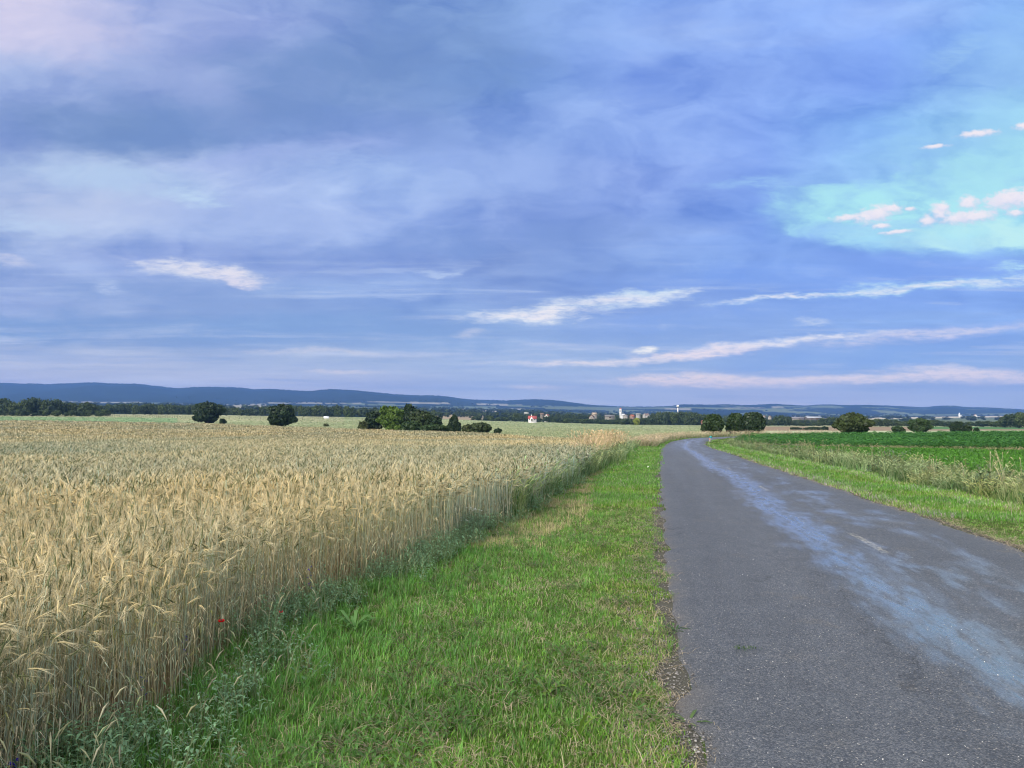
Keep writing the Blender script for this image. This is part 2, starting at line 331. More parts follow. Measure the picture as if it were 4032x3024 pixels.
# ------------------------------------------------------------------ terrain
COLP = [-1500, 0, 800, 1600, 2050, 2500, 3000, 3500, 4032, 5500]
DEP = [0.5, 5, 9, 13, 17, 26, 50, 88, 100, 130, 200, 260, 350, 450, 600, 1000, 2000, 4000, 9500]
near = [0, 0, -.03, -.15, -.27, -.48, -1.2]
Z = {
 -1500: [-1.9, -2.0, -2.2, -2.6, -2.65, -2.4, -2.05, -1.8, 0, 15, 35, 35],
 0:    [-1.9, -2.0, -2.2, -2.6, -2.65, -2.4, -2.05, -1.8, 0, 15, 35, 35],
 800:  [-2.2, -2.3, -2.6, -3.2, -3.4, -3.2, -2.9, -3.3, -3, 8, 28, 28],
 1600: [-2.4, -2.6, -3.1, -4.0, -4.3, -4.6, -5.0, -5.5, -7.5, -2, 12, 12],
 2050: [-2.4, -2.6, -2.95, -4.2, -5.2, -6.3, -7.3, -8.5, -13, -8, -3, -3],
 2500: [-2.4, -2.55, -2.8, -4.6, -6.0, -7.9, -9.2, -11, -16, -22, -20, -20],
 3000: [-2.4, -2.5, -2.75, -4.6, -6.2, -7.6, -9.0, -11.5, -18, -26, -30, -30],
 3500: [-2.4, -2.5, -2.7, -4.6, -6.0, -8.0, -9.3, -11.5, -18, -24, -36, -36],
 4032: [-2.3, -2.4, -2.6, -4.2, -5.8, -7.8, -9.5, -12, -18, -26, -34, -34],
 5500: [-2.3, -2.4, -2.6, -4.2, -5.8, -7.8, -9.5, -12, -18, -26, -34, -34]}
TB = np.array([near + Z[c] for c in COLP])
UG = np.linspace(-1500, 5500, 141); LG = np.linspace(math.log(0.5), math.log(9500), 241)
_t = np.array([np.interp(LG, np.log(DEP), r) for r in TB])
_t = np.array([[np.interp(u, COLP, _t[:, j]) for j in range(len(LG))] for u in UG])
def _blur(a, n, ax):
    k = np.hanning(n + 2)[1:-1]; k /= k.sum(); p = n // 2
    pad = [(0, 0), (0, 0)]; pad[ax] = (p, p); b = np.pad(a, pad, mode='edge')
    return np.apply_along_axis(lambda v: np.convolve(v, k, 'valid'), ax, b)
TG = _blur(_blur(_t, 9, 1), 9, 0)
SKYL = [(-3000, 1530), (-1500, 1520), (-600, 1502), (0, 1509), (200, 1517), (360, 1510), (480, 1515), (540, 1516), (700, 1534), (790, 1528), (880, 1531), (930, 1529), (1000, 1537), (1070, 1537),
        (1220, 1545), (1290, 1537), (1400, 1541), (1500, 1551), (1560, 1556), (1650, 1561), (1700, 1560), (1740, 1564), (1850, 1577), (2000, 1580), (2050, 1577), (2120, 1575), (2180, 1579),
        (2250, 1588), (2330, 1598), (2450, 1604), (2600, 1604), (2650, 1600), (2680, 1595), (2800, 1597), (2860, 1595), (2940, 1599), (3050, 1593), (3170, 1601), (3200, 1597), (3260, 1595),
        (3330, 1599), (3400, 1597), (3500, 1600), (3640, 1607), (3700, 1600), (3760, 1600), (3790, 1606), (3900, 1608), (4032, 1615), (4600, 1610), (7000, 1600)]
skx = np.array([p[0] for p in SKYL], float); sky_ = np.array([p[1] for p in SKYL], float)
_sx = np.arange(-3000, 7001, 12.0); _sy = np.interp(_sx, skx, sky_)
_k = np.hanning(7)[1:-1]; _k /= _k.sum(); _sy = np.convolve(np.pad(_sy, 2, mode='edge'), _k, 'valid')
RIDGE = 7000.0
def terrain(X, Y):
    X = np.asarray(X, float); Y = np.asarray(Y, float)
    Dp = np.maximum(Y, 0.5); u = np.clip(2016 + FPX * X / Dp, -1500, 5499.9)
    fu = (u + 1500) / 50.0; iu = np.clip(fu.astype(int), 0, 139); fu = fu - iu
    l = np.clip((np.log(Dp) - LG[0]) / (LG[1] - LG[0]), 0, 239.999); il = l.astype(int); l = l - il
    z = (TG[iu, il] * (1 - fu) + TG[iu + 1, il] * fu) * (1 - l) + (TG[iu, il + 1] * (1 - fu) + TG[iu + 1, il + 1] * fu) * l
    u2 = np.clip(2016 + FPX * X / Dp, -3000, 7000)
    zs = CAMZ + (HY - np.interp(u2, _sx, _sy)) * RIDGE / FPX
    t = sst(Y, 3900, RIDGE); rise = zs - z
    relief = (fbm(X / 520.0, Y / 700.0, 5) - 0.5) * 0.55 * rise * 4 * t * (1 - t)
    fall = 1 - 0.6 * sst(Y, RIDGE, 9300)
    z = np.where(Y > 3900, z + rise * t * fall + relief, z)
    z = z + (fbm(X / 1.7, Y / 1.7, 11, 2) - 0.5) * 0.05 * sst(np.hypot(X, Y), 1, 4) * (np.hypot(X, Y) < 200)
    return z
def tz(x, y): return float(terrain(np.array([x]), np.array([y]))[0])
def proj(X, Y, Zz):
    cp, sp = math.cos(PITCH), math.sin(PITCH); d = Y * cp + (Zz - CAMZ) * sp; d = np.where(d > 0.01, d, 0.01)
    return 2016 + FPX * X / d, 1512 - FPX * (-(Y) * sp + (Zz - CAMZ) * cp) / d
def at(px, Y): return (px - 2016) / FPX * Y

# road centreline and field edges
RC = [(-6.5, -55), (-1.2, -20), (2.42, 0), (2.98, 3.4), (4.0, 9), (7.3, 26), (10.6, 42), (14.25, 60), (20.0, 85), (24.2, 99), (29.0, 109), (35, 115.5), (43, 120), (56, 124.5), (80, 129), (130, 134), (220, 138)]
def catmull(P, per=1.0):
    P = np.array(P, float); out = []
    P2 = np.vstack([2 * P[0] - P[1], P, 2 * P[-1] - P[-2]])
    for i in range(1, len(P2) - 2):
        a, b, c, d = P2[i - 1:i + 3]; n = max(2, int(np.linalg.norm(c - b) / per))
        for t in np.arange(n) / n:
            out.append(0.5 * ((2 * b) + (-a + c) * t + (2 * a - 5 * b + 4 * c - d) * t * t + (-a + 3 * b - 3 * c + d) * t ** 3))
    out.append(P[-1]); return np.array(out)
RCL = catmull(RC, 0.5)
_k = np.hanning(13)[1:-1]; _k /= _k.sum(); 
for c in (0, 1): RCL[5:-5, c] = np.convolve(RCL[:, c], _k, 'valid')
RW = 2.17
_T = np.gradient(RCL, axis=0); _T /= np.linalg.norm(_T, axis=1)[:, None]; RN = np.stack([_T[:, 1], -_T[:, 0]], 1)  # to the right
RS = np.concatenate([[0], np.cumsum(np.linalg.norm(np.diff(RCL, axis=0), axis=1))])
def road_off(X, Y):
    """signed distance from the centreline, right positive (coarse to fine search)"""
    X = np.atleast_1d(np.asarray(X, float)); Y = np.atleast_1d(np.asarray(Y, float)); out = np.empty(len(X))
    P = RCL
    for s in range(0, len(X), 20000):
        x, y = X[s:s + 20000], Y[s:s + 20000]
        i = np.argmin((x[:, None] - P[None, ::4, 0]) ** 2 + (y[:, None] - P[None, ::4, 1]) ** 2, axis=1) * 4
        best = np.full(len(x), 1e18); bi = i.copy()
        for dI in range(-4, 5):
            j = np.clip(i + dI, 0, len(P) - 1); d = (x - P[j, 0]) ** 2 + (y - P[j, 1]) ** 2
            m = d < best; best[m] = d[m]; bi[m] = j[m]
        out[s:s + 20000] = (x - P[bi, 0]) * RN[bi, 0] + (y - P[bi, 1]) * RN[bi, 1]
        far = np.sqrt(best) > np.abs(out[s:s + 20000]) * 1.5 + 3
        out[s:s + 20000] = np.where(far, np.sign(out[s:s + 20000]) * np.sqrt(best), out[s:s + 20000])
    return out
WE = [(-60, -9), (-3, -2.6), (0, -2.3), (3.4, -2.15), (4.2, -2.0), (5.3, -1.85), (7, -1.45), (10.5, -.45), (14, .45), (20, 1.7), (27.5, 2.95), (40, 5.4), (60, 9.2), (75, 12.2), (90, 15.5), (110, 24)]
WEY = np.array([p[0] for p in WE], float); WEX = np.array([p[1] for p in WE], float)
def wheat_off(X, Y): return np.interp(Y, WEY, WEX) + (vn(np.asarray(Y) / 1.3, np.asarray(Y) * 0, 31) - .5) * 0.28 - X      # >0 inside the field
WFP = [(-4000, 300), (0, 262), (800, 228), (1110, 196), (1400, 172), (1700, 150), (1960, 116), (2100, 98), (2350, 84), (2500, 74), (2600, 66), (6000, 60)]
def wheat_far(X, Y):
    u = 2016 + FPX * X / np.maximum(Y, 0.5); return np.interp(u, [p[0] for p in WFP], [p[1] for p in WFP])
def in_wheat(X, Y): return (wheat_off(X, Y) > 0) & (np.hypot(X + .66, Y - 10.2) > .34) & (Y < wheat_far(X, Y) + (vn(X / 6, Y / 6, 8) - .5) * 5)

# ------------------------------------------------------------------ materials
def mat_foliage(name, trans=0.3, gloss=0.0, rough=0.5, var=0.25, nscale=3.0, mul=1.0):
    m = bpy.data.materials.new(name); m.use_nodes = True; N = NT(m.node_tree)
    at_ = N.new('ShaderNodeAttribute', attribute_name='Col'); col = at_.outputs['Color']
    g = N.new('ShaderNodeNewGeometry')
    n = N.noise(g.outputs['Position'], nscale, 2.0)
    col = N.mix(1.0, col, N.xyz(*(N.m('MULTIPLY', N.m('ADD', 1 - var / 2, N.m('MULTIPLY', n, var)), mul) for _ in range(3))), 'MULTIPLY')
    d = N.new('ShaderNodeBsdfDiffuse'); N.put(d.inputs[0], col); out = d.outputs[0]
    if trans:
        t = N.new('ShaderNodeBsdfTranslucent'); N.put(t.inputs[0], col)
        x = N.new('ShaderNodeMixShader'); x.inputs[0].default_value = trans; N.l.new(out, x.inputs[1]); N.l.new(t.outputs[0], x.inputs[2]); out = x.outputs[0]
    if gloss:
        gl = N.new('ShaderNodeBsdfGlossy'); gl.inputs['Roughness'].default_value = rough; gl.inputs['Color'].default_value = (.8, .85, .9, 1)
        x = N.new('ShaderNodeMixShader'); x.inputs[0].default_value = gloss; N.l.new(out, x.inputs[1]); N.l.new(gl.outputs[0], x.inputs[2]); out = x.outputs[0]
    o = N.new('ShaderNodeOutputMaterial'); N.l.new(out, o.inputs[0]); return m
def mat_plain(name, rough=0.8, var=0.15, nscale=8.0, spec=0.3, metal=0.0):
    m = bpy.data.materials.new(name); m.use_nodes = True; N = NT(m.node_tree)
    at_ = N.new('ShaderNodeAttribute', attribute_name='Col')
    tcn = N.new('ShaderNodeTexCoord'); n = N.noise(tcn.outputs['Object'], nscale, 4.0, 0.6)
    k = N.m('ADD', 1 - var / 2, N.m('MULTIPLY', n, var))
    col = N.mix(1.0, at_.outputs['Color'], N.xyz(k, k, k), 'MULTIPLY')
    p = N.new('ShaderNodeBsdfPrincipled'); N.put(p.inputs['Base Color'], col); p.inputs['Roughness'].default_value = rough
    p.inputs['Specular IOR Level'].default_value = spec; p.inputs['Metallic'].default_value = metal
    o = N.new('ShaderNodeOutputMaterial'); N.l.new(p.outputs[0], o.inputs[0]); return m
M_WHEAT = mat_foliage('cereal', 0.28, 0.02, 0.5, 0.2, 2.0)
M_GRASS = mat_foliage('grass_blade', 0.35, 0.03, 0.45, 0.3, 4.0)
M_LEAF = mat_foliage('tree_leaf', 0.22, 0.02, 0.5, 0.5, 0.7)
M_BARK = mat_plain('bark', 0.9, 0.5, 4.0)
M_WALL = mat_plain('plaster', 0.9, 0.12, 0.6)
M_ROOF = mat_plain('roof_tile', 0.8, 0.3, 1.2)
M_GLASS = mat_plain('window_glass', 0.15, 0.05, 3.0, 0.6)
M_PAINT = mat_plain('painted_metal', 0.4, 0.12, 9.0, 0.5)
M_WOOD = mat_plain('weathered_wood', 0.9, 0.4, 12.0)
M_STONE = mat_plain('stone_grit', 0.85, 0.35, 30.0)
M_PETAL = mat_foliage('petal', 0.4, 0.02, 0.4, 0.15, 40.0)

def mat_ground():
    m = bpy.data.materials.new('soil_and_fields'); m.use_nodes = True; N = NT(m.node_tree)
    a = N.new('ShaderNodeAttribute', attribute_name='Col').outputs['Color']
    P = N.new('ShaderNodeNewGeometry').outputs['Position']
    n1 = N.noise(P, 9.0, 5.0, 0.65); n2 = N.noise(P, 0.35, 5.0, 0.6); n3 = N.noise(P, 0.012, 5.0, 0.6)
    k = N.m('ADD', 0.45, N.m('ADD', N.m('MULTIPLY', n1, 0.35), N.m('ADD', N.m('MULTIPLY', n2, 0.45), N.m('MULTIPLY', n3, 0.3))))
    col = N.mix(1.0, a, N.xyz(k, k, k), 'MULTIPLY')
    d = N.new('ShaderNodeBsdfDiffuse'); N.put(d.inputs[0], col)
    b = N.new('ShaderNodeBump'); b.inputs['Strength'].default_value = 0.6; b.inputs['Distance'].default_value = 0.03
    N.put(b.inputs['Height'], N.noise(P, 22.0, 5.0, 0.7)); N.l.new(b.outputs[0], d.inputs['Normal'])
    o = N.new('ShaderNodeOutputMaterial'); N.l.new(d.outputs[0], o.inputs[0]); return m
def mat_road():
    m = bpy.data.materials.new('worn_wet_asphalt'); m.use_nodes = True; N = NT(m.node_tree)
    uvn = N.new('ShaderNodeUVMap', uv_map='UVMap').outputs[0]       # x: metres along, y: metres across from the centreline
    s, t, _ = N.sep(uvn); P = N.new('ShaderNodeNewGeometry').outputs['Position']
    nm = N.noise(N.xyz(N.m('MULTIPLY', s, 0.11), 3.3, 0.0), 1.0, 3.0)            # meander of the wet run
    nm2 = N.noise(N.xyz(N.m('MULTIPLY', s, 0.55), 7.7, 0.0), 1.0, 4.0)
    ne = N.noise(N.vm('MULTIPLY', uvn, (1.1, 3.0, 1)), 1.0, 6.0, 0.68)
    c = N.m('ADD', N.m('ADD', -0.05, N.m('MULTIPLY', N.m('SUBTRACT', nm, 0.5), 0.9)), N.m('MULTIPLY', N.m('SUBTRACT', nm2, 0.5), 0.35))
    dist = N.m('ABSOLUTE', N.m('SUBTRACT', t, c))
    wdt = N.m('ADD', 0.12, N.m('MULTIPLY', nm2, 0.30))
    dist = N.m('ADD', dist, N.m('MULTIPLY', N.m('SUBTRACT', ne, 0.5), 1.3))
    run = N.mapr(N.m('SUBTRACT', dist, wdt), -0.22, 0.24, 1.0, 0.0)
    pn = N.noise(N.vm('MULTIPLY', uvn, (0.42, 1.5, 1)), 1.0, 7.0, 0.66, 0.4)
    pwin = N.m('MULTIPLY', N.mapr(t, -0.3, 0.35), N.mapr(t, 1.3, 1.95, 1.0, 0.0))
    patch = N.m('MULTIPLY', N.mapr(pn, 0.43, 0.62), pwin)
    patch = N.m('MULTIPLY', patch, N.mapr(ne, 0.40, 0.60, 0.0, 0.95))
    far = N.mapr(s, 95.0, 150.0)                                          # damper towards the bend
    patch2 = N.m('MULTIPLY', N.m('MULTIPLY', N.mapr(pn, 0.46, 0.6), far), N.mapr(N.m('ABSOLUTE', t), 1.2, 1.8, 0.8, 0.0))
    run = N.m('MULTIPLY', run, N.mapr(N.noise(N.vm('MULTIPLY', uvn, (1.9, 7.0, 1)), 1.0, 6.0, 0.7), 0.36, 0.56, 0.25, 1.0))
    wet = N.m('MAXIMUM', N.m('MULTIPLY', run, 0.95), N.m('MAXIMUM', N.m('MULTIPLY', patch, 0.75), patch2))
    # grit
    vor = N.new('ShaderNodeTexVoronoi'); N.put(vor.inputs['Vector'], P); vor.inputs['Scale'].default_value = 130.0
    vr = N.sep(vor.outputs['Color'])[0]
    big = N.noise(P, 3.0, 5.0, 0.65); lane = N.noise(N.vm('MULTIPLY', uvn, (0.06, 1.6, 1)), 1.0, 4.0, 0.6)
    base = N.ramp(vr, [(0.0, (0.036, 0.043, 0.055)), (0.5, (0.072, 0.082, 0.096)), (0.9, (0.12, 0.130, 0.146)), (0.985, (0.17, 0.17, 0.175)), (1.0, (0.34, 0.33, 0.31))])
    k = N.m('ADD', 0.50, N.m('ADD', N.m('MULTIPLY', big, 0.55), N.m('MULTIPLY', lane, 0.75)))
    base = N.mix(1.0, base, N.xyz(k, k, k), 'MULTIPLY')
    dust = N.m('MULTIPLY', N.mapr(N.noise(P, 1.1, 6.0, 0.7), 0.55, 0.75), N.mapr(vr, 0.3, 0.8, 0.15, 0.6))
    base = N.mix(dust, base, (0.20, 0.175, 0.13))
    # worn remains of a pale centre line
    dash = N.mapr(N.m('ABSOLUTE', N.m('SUBTRACT', t, 0.38)), 0.035, 0.055, 1.0, 0.0)
    per = N.m('ABSOLUTE', N.m('SUBTRACT', N.m('MODULO', N.m('ADD', s, 2.2), 9.0), 4.5))
    dash = N.m('MULTIPLY', dash, N.mapr(per, 0.7, 0.85, 1.0, 0.0))
    dash = N.m('MULTIPLY', dash, N.mapr(N.noise(P, 14.0, 5.0, 0.7), 0.44, 0.58, 0.0, 0.75))
    base = N.mix(dash, base, (0.42, 0.40, 0.33))
    cr = N.new('ShaderNodeTexVoronoi', feature='DISTANCE_TO_EDGE'); N.put(cr.inputs['Vector'], N.vm('ADD', N.vm('MULTIPLY', uvn, (.30, .55, 1)), N.scale(N.noise(P, 1.3, 5.0, .65, color=True), .55))); cr.inputs['Scale'].default_value = 1.0
    ck = N.m('MULTIPLY', N.mapr(cr.outputs[0], 0.0, 0.012, 1.0, 0.0), N.mapr(N.noise(P, .5, 3.0, .6), .48, .6))
    base = N.mix(N.m('MULTIPLY', ck, .65), base, (.025, .028, .032))
    edge = N.mapr(N.m('ADD', N.m('ABSOLUTE', t), N.m('MULTIPLY', big, 0.5)), 2.15, 2.5)
    base = N.mix(N.m('MULTIPLY', edge, 0.5), base, (0.16, 0.14, 0.11))
    base = N.mix(N.m('MULTIPLY', wet, 0.25), base, (0.085, 0.093, 0.105))
    p = N.new('ShaderNodeBsdfPrincipled'); N.put(p.inputs['Base Color'], base)
    N.put(p.inputs['Roughness'], N.mapr(wet, 0.0, 1.0, 0.62, 0.24, False)); p.inputs['IOR'].default_value = 1.45
    N.put(p.inputs['Specular IOR Level'], N.mapr(wet, 0.0, 1.0, 0.42, 1.0, False))
    N.put(p.inputs['Coat Weight'], N.m('MULTIPLY', wet, 0.7)); p.inputs['Coat Roughness'].default_value = 0.2
    b = N.new('ShaderNodeBump'); b.inputs['Distance'].default_value = 0.006
    N.put(b.inputs['Strength'], N.mapr(wet, 0.0, 1.0, 0.9, 0.08, False))
    N.put(b.inputs['Height'], N.m('ADD', N.m('MULTIPLY', vor.outputs['Distance'], -1.2), N.noise(P, 160.0, 3.0, 0.7)))
    N.l.new(b.outputs[0], p.inputs['Normal'])
    o = N.new('ShaderNodeOutputMaterial'); N.l.new(p.outputs[0], o.inputs[0]); return m

# ------------------------------------------------------------------ ground sheet, hills included
def cropline(X):        # near edge of the tall dark green crop at right (depth by X)
    return np.interp(X, [16, 24, 28, 36, 60, 140], [92, 82, 75, 54, 47, 40])
PATCH = [  # fields on the far slopes: (x0,y0a,y0b, x1,y1a,y1b, colour)
 (230, 1580, 1585, 560, 1583, 1588, 0), (500, 1584, 1590, 710, 1587, 1593, 1), (640, 1588, 1591, 900, 1592, 1595, 0), (920, 1594, 1606, 1050, 1588, 1603, 0),
 (1060, 1584, 1588, 1420, 1587, 1591, 0), (1350, 1588, 1592, 1560, 1592, 1599, 1), (1450, 1580, 1584, 1770, 1585, 1592, 0), (1530, 1594, 1598, 1640, 1596, 1599, 1),
 (1700, 1600, 1612, 1960, 1600, 1610, 1), (1800, 1608, 1616, 2020, 1616, 1623, 2), (1690, 1632, 1652, 1900, 1634, 1654, 3), (1880, 1588, 1594, 2060, 1594, 1600, 0),
 (2000, 1594, 1600, 2330, 1604, 1612, 1), (2000, 1607, 1612, 2110, 1612, 1618, 0), (2150, 1598, 1610, 2440, 1604, 1616, 1), (2330, 1602, 1606, 2640, 1606, 1612, 1), (2620, 1606, 1612, 2720, 1608, 1615, 0),
 (2720, 1603, 1606, 2900, 1605, 1609, 1), (2850, 1605, 1608, 3010, 1605, 1608, 0), (3040, 1601, 1606, 3090, 1600, 1606, 0), (3060, 1597, 1600, 3180, 1602, 1606, 1), (3190, 1604, 1607, 3320, 1602, 1607, 1),
 (2400, 1618, 1624, 2560, 1622, 1630, 1), (2900, 1626, 1631, 3020, 1630, 1636, 1), (3120, 1636, 1641, 3340, 1637, 1643, 0), (3350, 1628, 1634, 3440, 1638, 1642, 1), (3460, 1631, 1637, 3680, 1632, 1638, 1),
 (3400, 1645, 1652, 3950, 1637, 1643, 2), (3460, 1650, 1664, 3960, 1645, 1664, 1), (3680, 1632, 1637, 4032, 1626, 1632, 1), (3100, 1646, 1676, 3300, 1646, 1676, 3), (1990, 1655, 1664, 2450, 1655, 1668, 1)]
PC = [(.27, .26, .21), (.12, .15, .09), (.44, .40, .30), (.30, .25, .18)]
def ground_col(X, Y, Zz):
    n = len(X); C = np.empty((n, 3)); u, v = proj(X, Y, Zz)
    n1 = fbm(X / 40, Y / 40, 3); n2 = fbm(X / 6, Y / 6, 4)
    C[:] = (.020, .032, .026)                                         # far woods by default
    far = (Y > 650)
    wood = fbm(X / 260, Y / 420, 21)
    opn = far & (wood > .60) & (v > 1597)
    C[opn] = np.array([.14, .17, .09])
    mid = (Y <= 650) | (Y < 0)
    C[mid] = np.array([.20, .25, .13])
    # meadow, with pale dry tops
    md = mid & (Y > 20)
    g = np.clip((n1 * .6 + n2 * .4 - .3) * 2.2, 0, 1)[:, None]
    mcol = np.array([.22, .29, .15]) * (1 - g) + np.array([.40, .43, .27]) * g
    C[md] = mcol[md]
    dry = md & (Y > 330) & (u < 1350); C[dry] = C[dry] * .45 + np.array([.48, .44, .30]) * .55
    grn = md & (u < 700) & (Y < 400); C[grn] = C[grn] * .5 + np.array([.20, .34, .17]) * .5
    r = u > 2900
    ps = mid & r & (Y > 128) & (Y < 290); C[ps] = np.array([.38, .43, .28])
    br = mid & r & (Y >= 290) & (Y < 520); C[br] = np.array([.25, .20, .145])
    gr = mid & (u > 3640) & (Y > 280) & (Y < 520); C[gr & (v < 1690 - (u - 3640) * .0)] = np.array([.09, .19, .08])
    for (x0, a0, b0, x1, a1, b1, c) in PATCH:
        t = (u - x0) / (x1 - x0); m = far & (t > 0) & (t < 1) & (v > a0 + (a1 - a0) * t) & (v < b0 + (b1 - b0) * t)
        C[m] = PC[c]
    # beside the road
    off = road_off(X, Y); ww = wheat_off(X, Y)
    nearm = (Y < 150)
    rt = nearm & (off > RW + 3.2); C[rt & (Y < cropline(X))] = (.06, .13, .02)
    st = rt & (np.abs(Y - cropline(X) + 4) < 4.2); C[st] = (.20, .21, .11)
    dk = rt & (Y >= cropline(X)) & (Y < 128); C[dk] = (.05, .10, .03)
    vg = nearm & (off <= RW + 3.2) & (ww < 0); C[vg] = (.075, .115, .035)
    gv = nearm & (np.abs(np.abs(off) - RW) < .10); C[gv] = (.10, .10, .085)
    wh = in_wheat(X, Y); C[wh] = (.15, .115, .07)
    ud = nearm & (np.abs(off) < RW - .2); C[ud] = (.06, .055, .05)
    return C, off
rings = [0.0]
r_ = 0.6
while r_ < 60: rings.append(r_); r_ *= 1.022
while r_ < 140: rings.append(r_); r_ += 0.6
while r_ < 9400: rings.append(r_); r_ *= 1.018
rings.append(9400.0); rings = np.array(rings)
azs = np.concatenate([np.arange(-180, -46, 3.0), np.arange(-46, 46, 0.16), np.arange(46, 180, 3.0)])
AZ, RR = np.meshgrid(np.radians(azs), rings[1:], indexing='xy')
GX = np.concatenate([[0.0], (RR * np.sin(AZ)).ravel()]); GY = np.concatenate([[0.0], (RR * np.cos(AZ)).ravel()])
GZ = terrain(GX, GY)
GC, goff = ground_col(GX, GY, GZ)
nearroad = (GY < 150) & (np.hypot(GX, GY) < 260)
GZ2 = GZ - 0.07 * nearroad * (1 - sst(np.abs(goff), RW - .35, RW - .05))
na = len(azs); nr = len(rings) - 1
I = np.arange(nr - 1)[:, None] * na; J = np.arange(na)[None, :]; J2 = (J + 1) % na
a_ = 1 + I + J; b_ = 1 + I + J2; F1 = np.stack([a_, b_, b_ + na, a_ + na], -1).reshape(-1, 4)[:, ::-1]
fan = np.stack([np.zeros(na, int), 1 + np.arange(na), 1 + (np.arange(na) + 1) % na], 1)[:, ::-1]
F3 = np.vstack([F1[:, [0, 1, 2]], F1[:, [0, 2, 3]], fan])
ground = mesh_np('ground', np.stack([GX, GY, GZ2], 1), F3, GC, mat_ground(), smooth=True)
tag(ground, kind='structure')

# road strip
V = []; UVr = []; Fr = []; acr = np.array([-1, -.94, -.8, -.55, -.3, 0, .3, .55, .8, .94, 1]); na2 = len(acr)
pts = catmull(np.column_stack([RCL[::2, 0], RCL[::2, 1]]), 0.2)
_T = np.gradient(pts, axis=0); _T /= np.linalg.norm(_T, axis=1)[:, None]; nn = np.stack([_T[:, 1], -_T[:, 0]], 1)
ss = np.concatenate([[0], np.cumsum(np.linalg.norm(np.diff(pts, axis=0), axis=1))])
jl = (fbm(ss / .5, ss * 0, 61, 4) - .5) * .34; jr = (fbm(ss / .5, ss * 0, 62, 4) - .5) * .34
half = np.where(acr[None, :] < 0, RW + jl[:, None], RW + jr[:, None])
tt = acr[None, :] * half
XX = pts[:, 0:1] + nn[:, 0:1] * tt; YY = pts[:, 1:2] + nn[:, 1:2] * tt
ZR = terrain(XX.ravel(), YY.ravel()).reshape(XX.shape)
ZR = ZR + 0.022 * (1 - np.abs(acr[None, :]) ** 3) + np.where(np.abs(acr[None, :]) > .99, -0.03, 0.012)
V = np.stack([XX, YY, ZR], -1).reshape(-1, 3)
UVr = np.stack([np.broadcast_to(ss[:, None], XX.shape), tt], -1).reshape(-1, 2)
I = (np.arange(len(pts) - 1)[:, None]) * na2; J = np.arange(na2 - 1)[None, :]
Fr = np.stack([I + J, I + J + 1, I + J + 1 + na2, I + J + na2], -1).reshape(-1, 4)
road = mesh_np('road', V, Fr, None, mat_road(), smooth=True, uv=UVr); tag(road, kind='structure')

# ------------------------------------------------------------------ scattering
def tile(protos, X, Y, Zg, yaw, sc_, lean=None, tint=None, pick=None, scz=None):
    """copies of small prototype meshes baked into one mesh"""
    n = len(X); pick = rng.integers(0, len(protos), n) if pick is None else pick
    lean = np.zeros((n, 2)) if lean is None else lean; scz = sc_ if scz is None else scz
    tint = np.ones((n, 3)) if tint is None else tint
    VV, FF, CC = [], [], []; base = 0
    for k, (pv, pf, pc) in enumerate(protos):
        i = np.nonzero(pick == k)[0]
        if len(i) == 0: continue
        c, s = np.cos(yaw[i])[:, None], np.sin(yaw[i])[:, None]; S = sc_[i][:, None]
        x = (pv[None, :, 0] * c - pv[None, :, 1] * s) * S; y = (pv[None, :, 0] * s + pv[None, :, 1] * c) * S; z = pv[None, :, 2] * scz[i][:, None]
        zz = np.maximum(z, 0)
        x = x + lean[i, 0][:, None] * zz + X[i][:, None]; y = y + lean[i, 1][:, None] * zz + Y[i][:, None]
        VV.append(np.stack([x, y, z + Zg[i][:, None]], -1).reshape(-1, 3).astype(np.float32))
        CC.append((pc[None] * tint[i][:, None, :]).reshape(-1, 3).astype(np.float32))
        m = len(pv); FF.append((pf[None] + (np.arange(len(i)) * m)[:, None, None] + base).reshape(-1, 3)); base += m * len(i)
    return np.vstack(VV), np.vstack(FF), np.vstack(CC)
def join(parts):
    V, F, C = [], [], []; b = 0
    for v, f, c in parts: V.append(v); F.append(f + b); C.append(c); b += len(v)
    return np.vstack(V), np.vstack(F), np.vstack(C)
def scat(n, r0, r1, a0, a1, p=2.0):
    """points in a wedge, density falling as r^-p"""
    q = 2 - p; t = rng.random(n)
    r = r0 * (r1 / r0) ** t if abs(q) < 1e-6 else (r0 ** q + t * (r1 ** q - r0 ** q)) ** (1 / q)
    a = np.radians(a0 + (a1 - a0) * rng.random(n)); return r * np.sin(a), r * np.cos(a)
def U(n, a, b): return a + (b - a) * rng.random(n)

def blade(h, w, bend, yaw, base=(0, 0), col=(1, 1, 1), segs=3, z0=0.0):
    d = np.array([math.cos(yaw), math.sin(yaw), 0]); side = np.array([-math.sin(yaw), math.cos(yaw), 0])
    t = np.linspace(0, 1, segs + 1); P = np.array([base[0], base[1], z0]) + d * (bend * t ** 2)[:, None] + np.array([0, 0, 1]) * (h * (t - .35 * (abs(bend) / (h + 1e-6)) * t ** 2))[:, None]
    return ribbon(P, w * np.array([.8] + [1.0] * (segs - 1) + [0]) if segs > 1 else w * np.array([1, 0]), side)
def grass_proto(nb, rad, h0, h1, w, segs, cols, seed, bend=.5):
    r = random.Random(seed); m = MB()
    for _ in range(nb):
        a = r.random() * 6.28; d = rad * math.sqrt(r.random()); h = r.uniform(h0, h1)
        V, F = blade(h, w * r.uniform(.7, 1.3), h * r.uniform(.1, 1) * bend, r.random() * 6.28, (d * math.cos(a), d * math.sin(a)), segs=segs, z0=-.01)
        c = np.array(r.choice(cols)) * r.uniform(.75, 1.25); m.add(V, F, c)
    return m.arr()

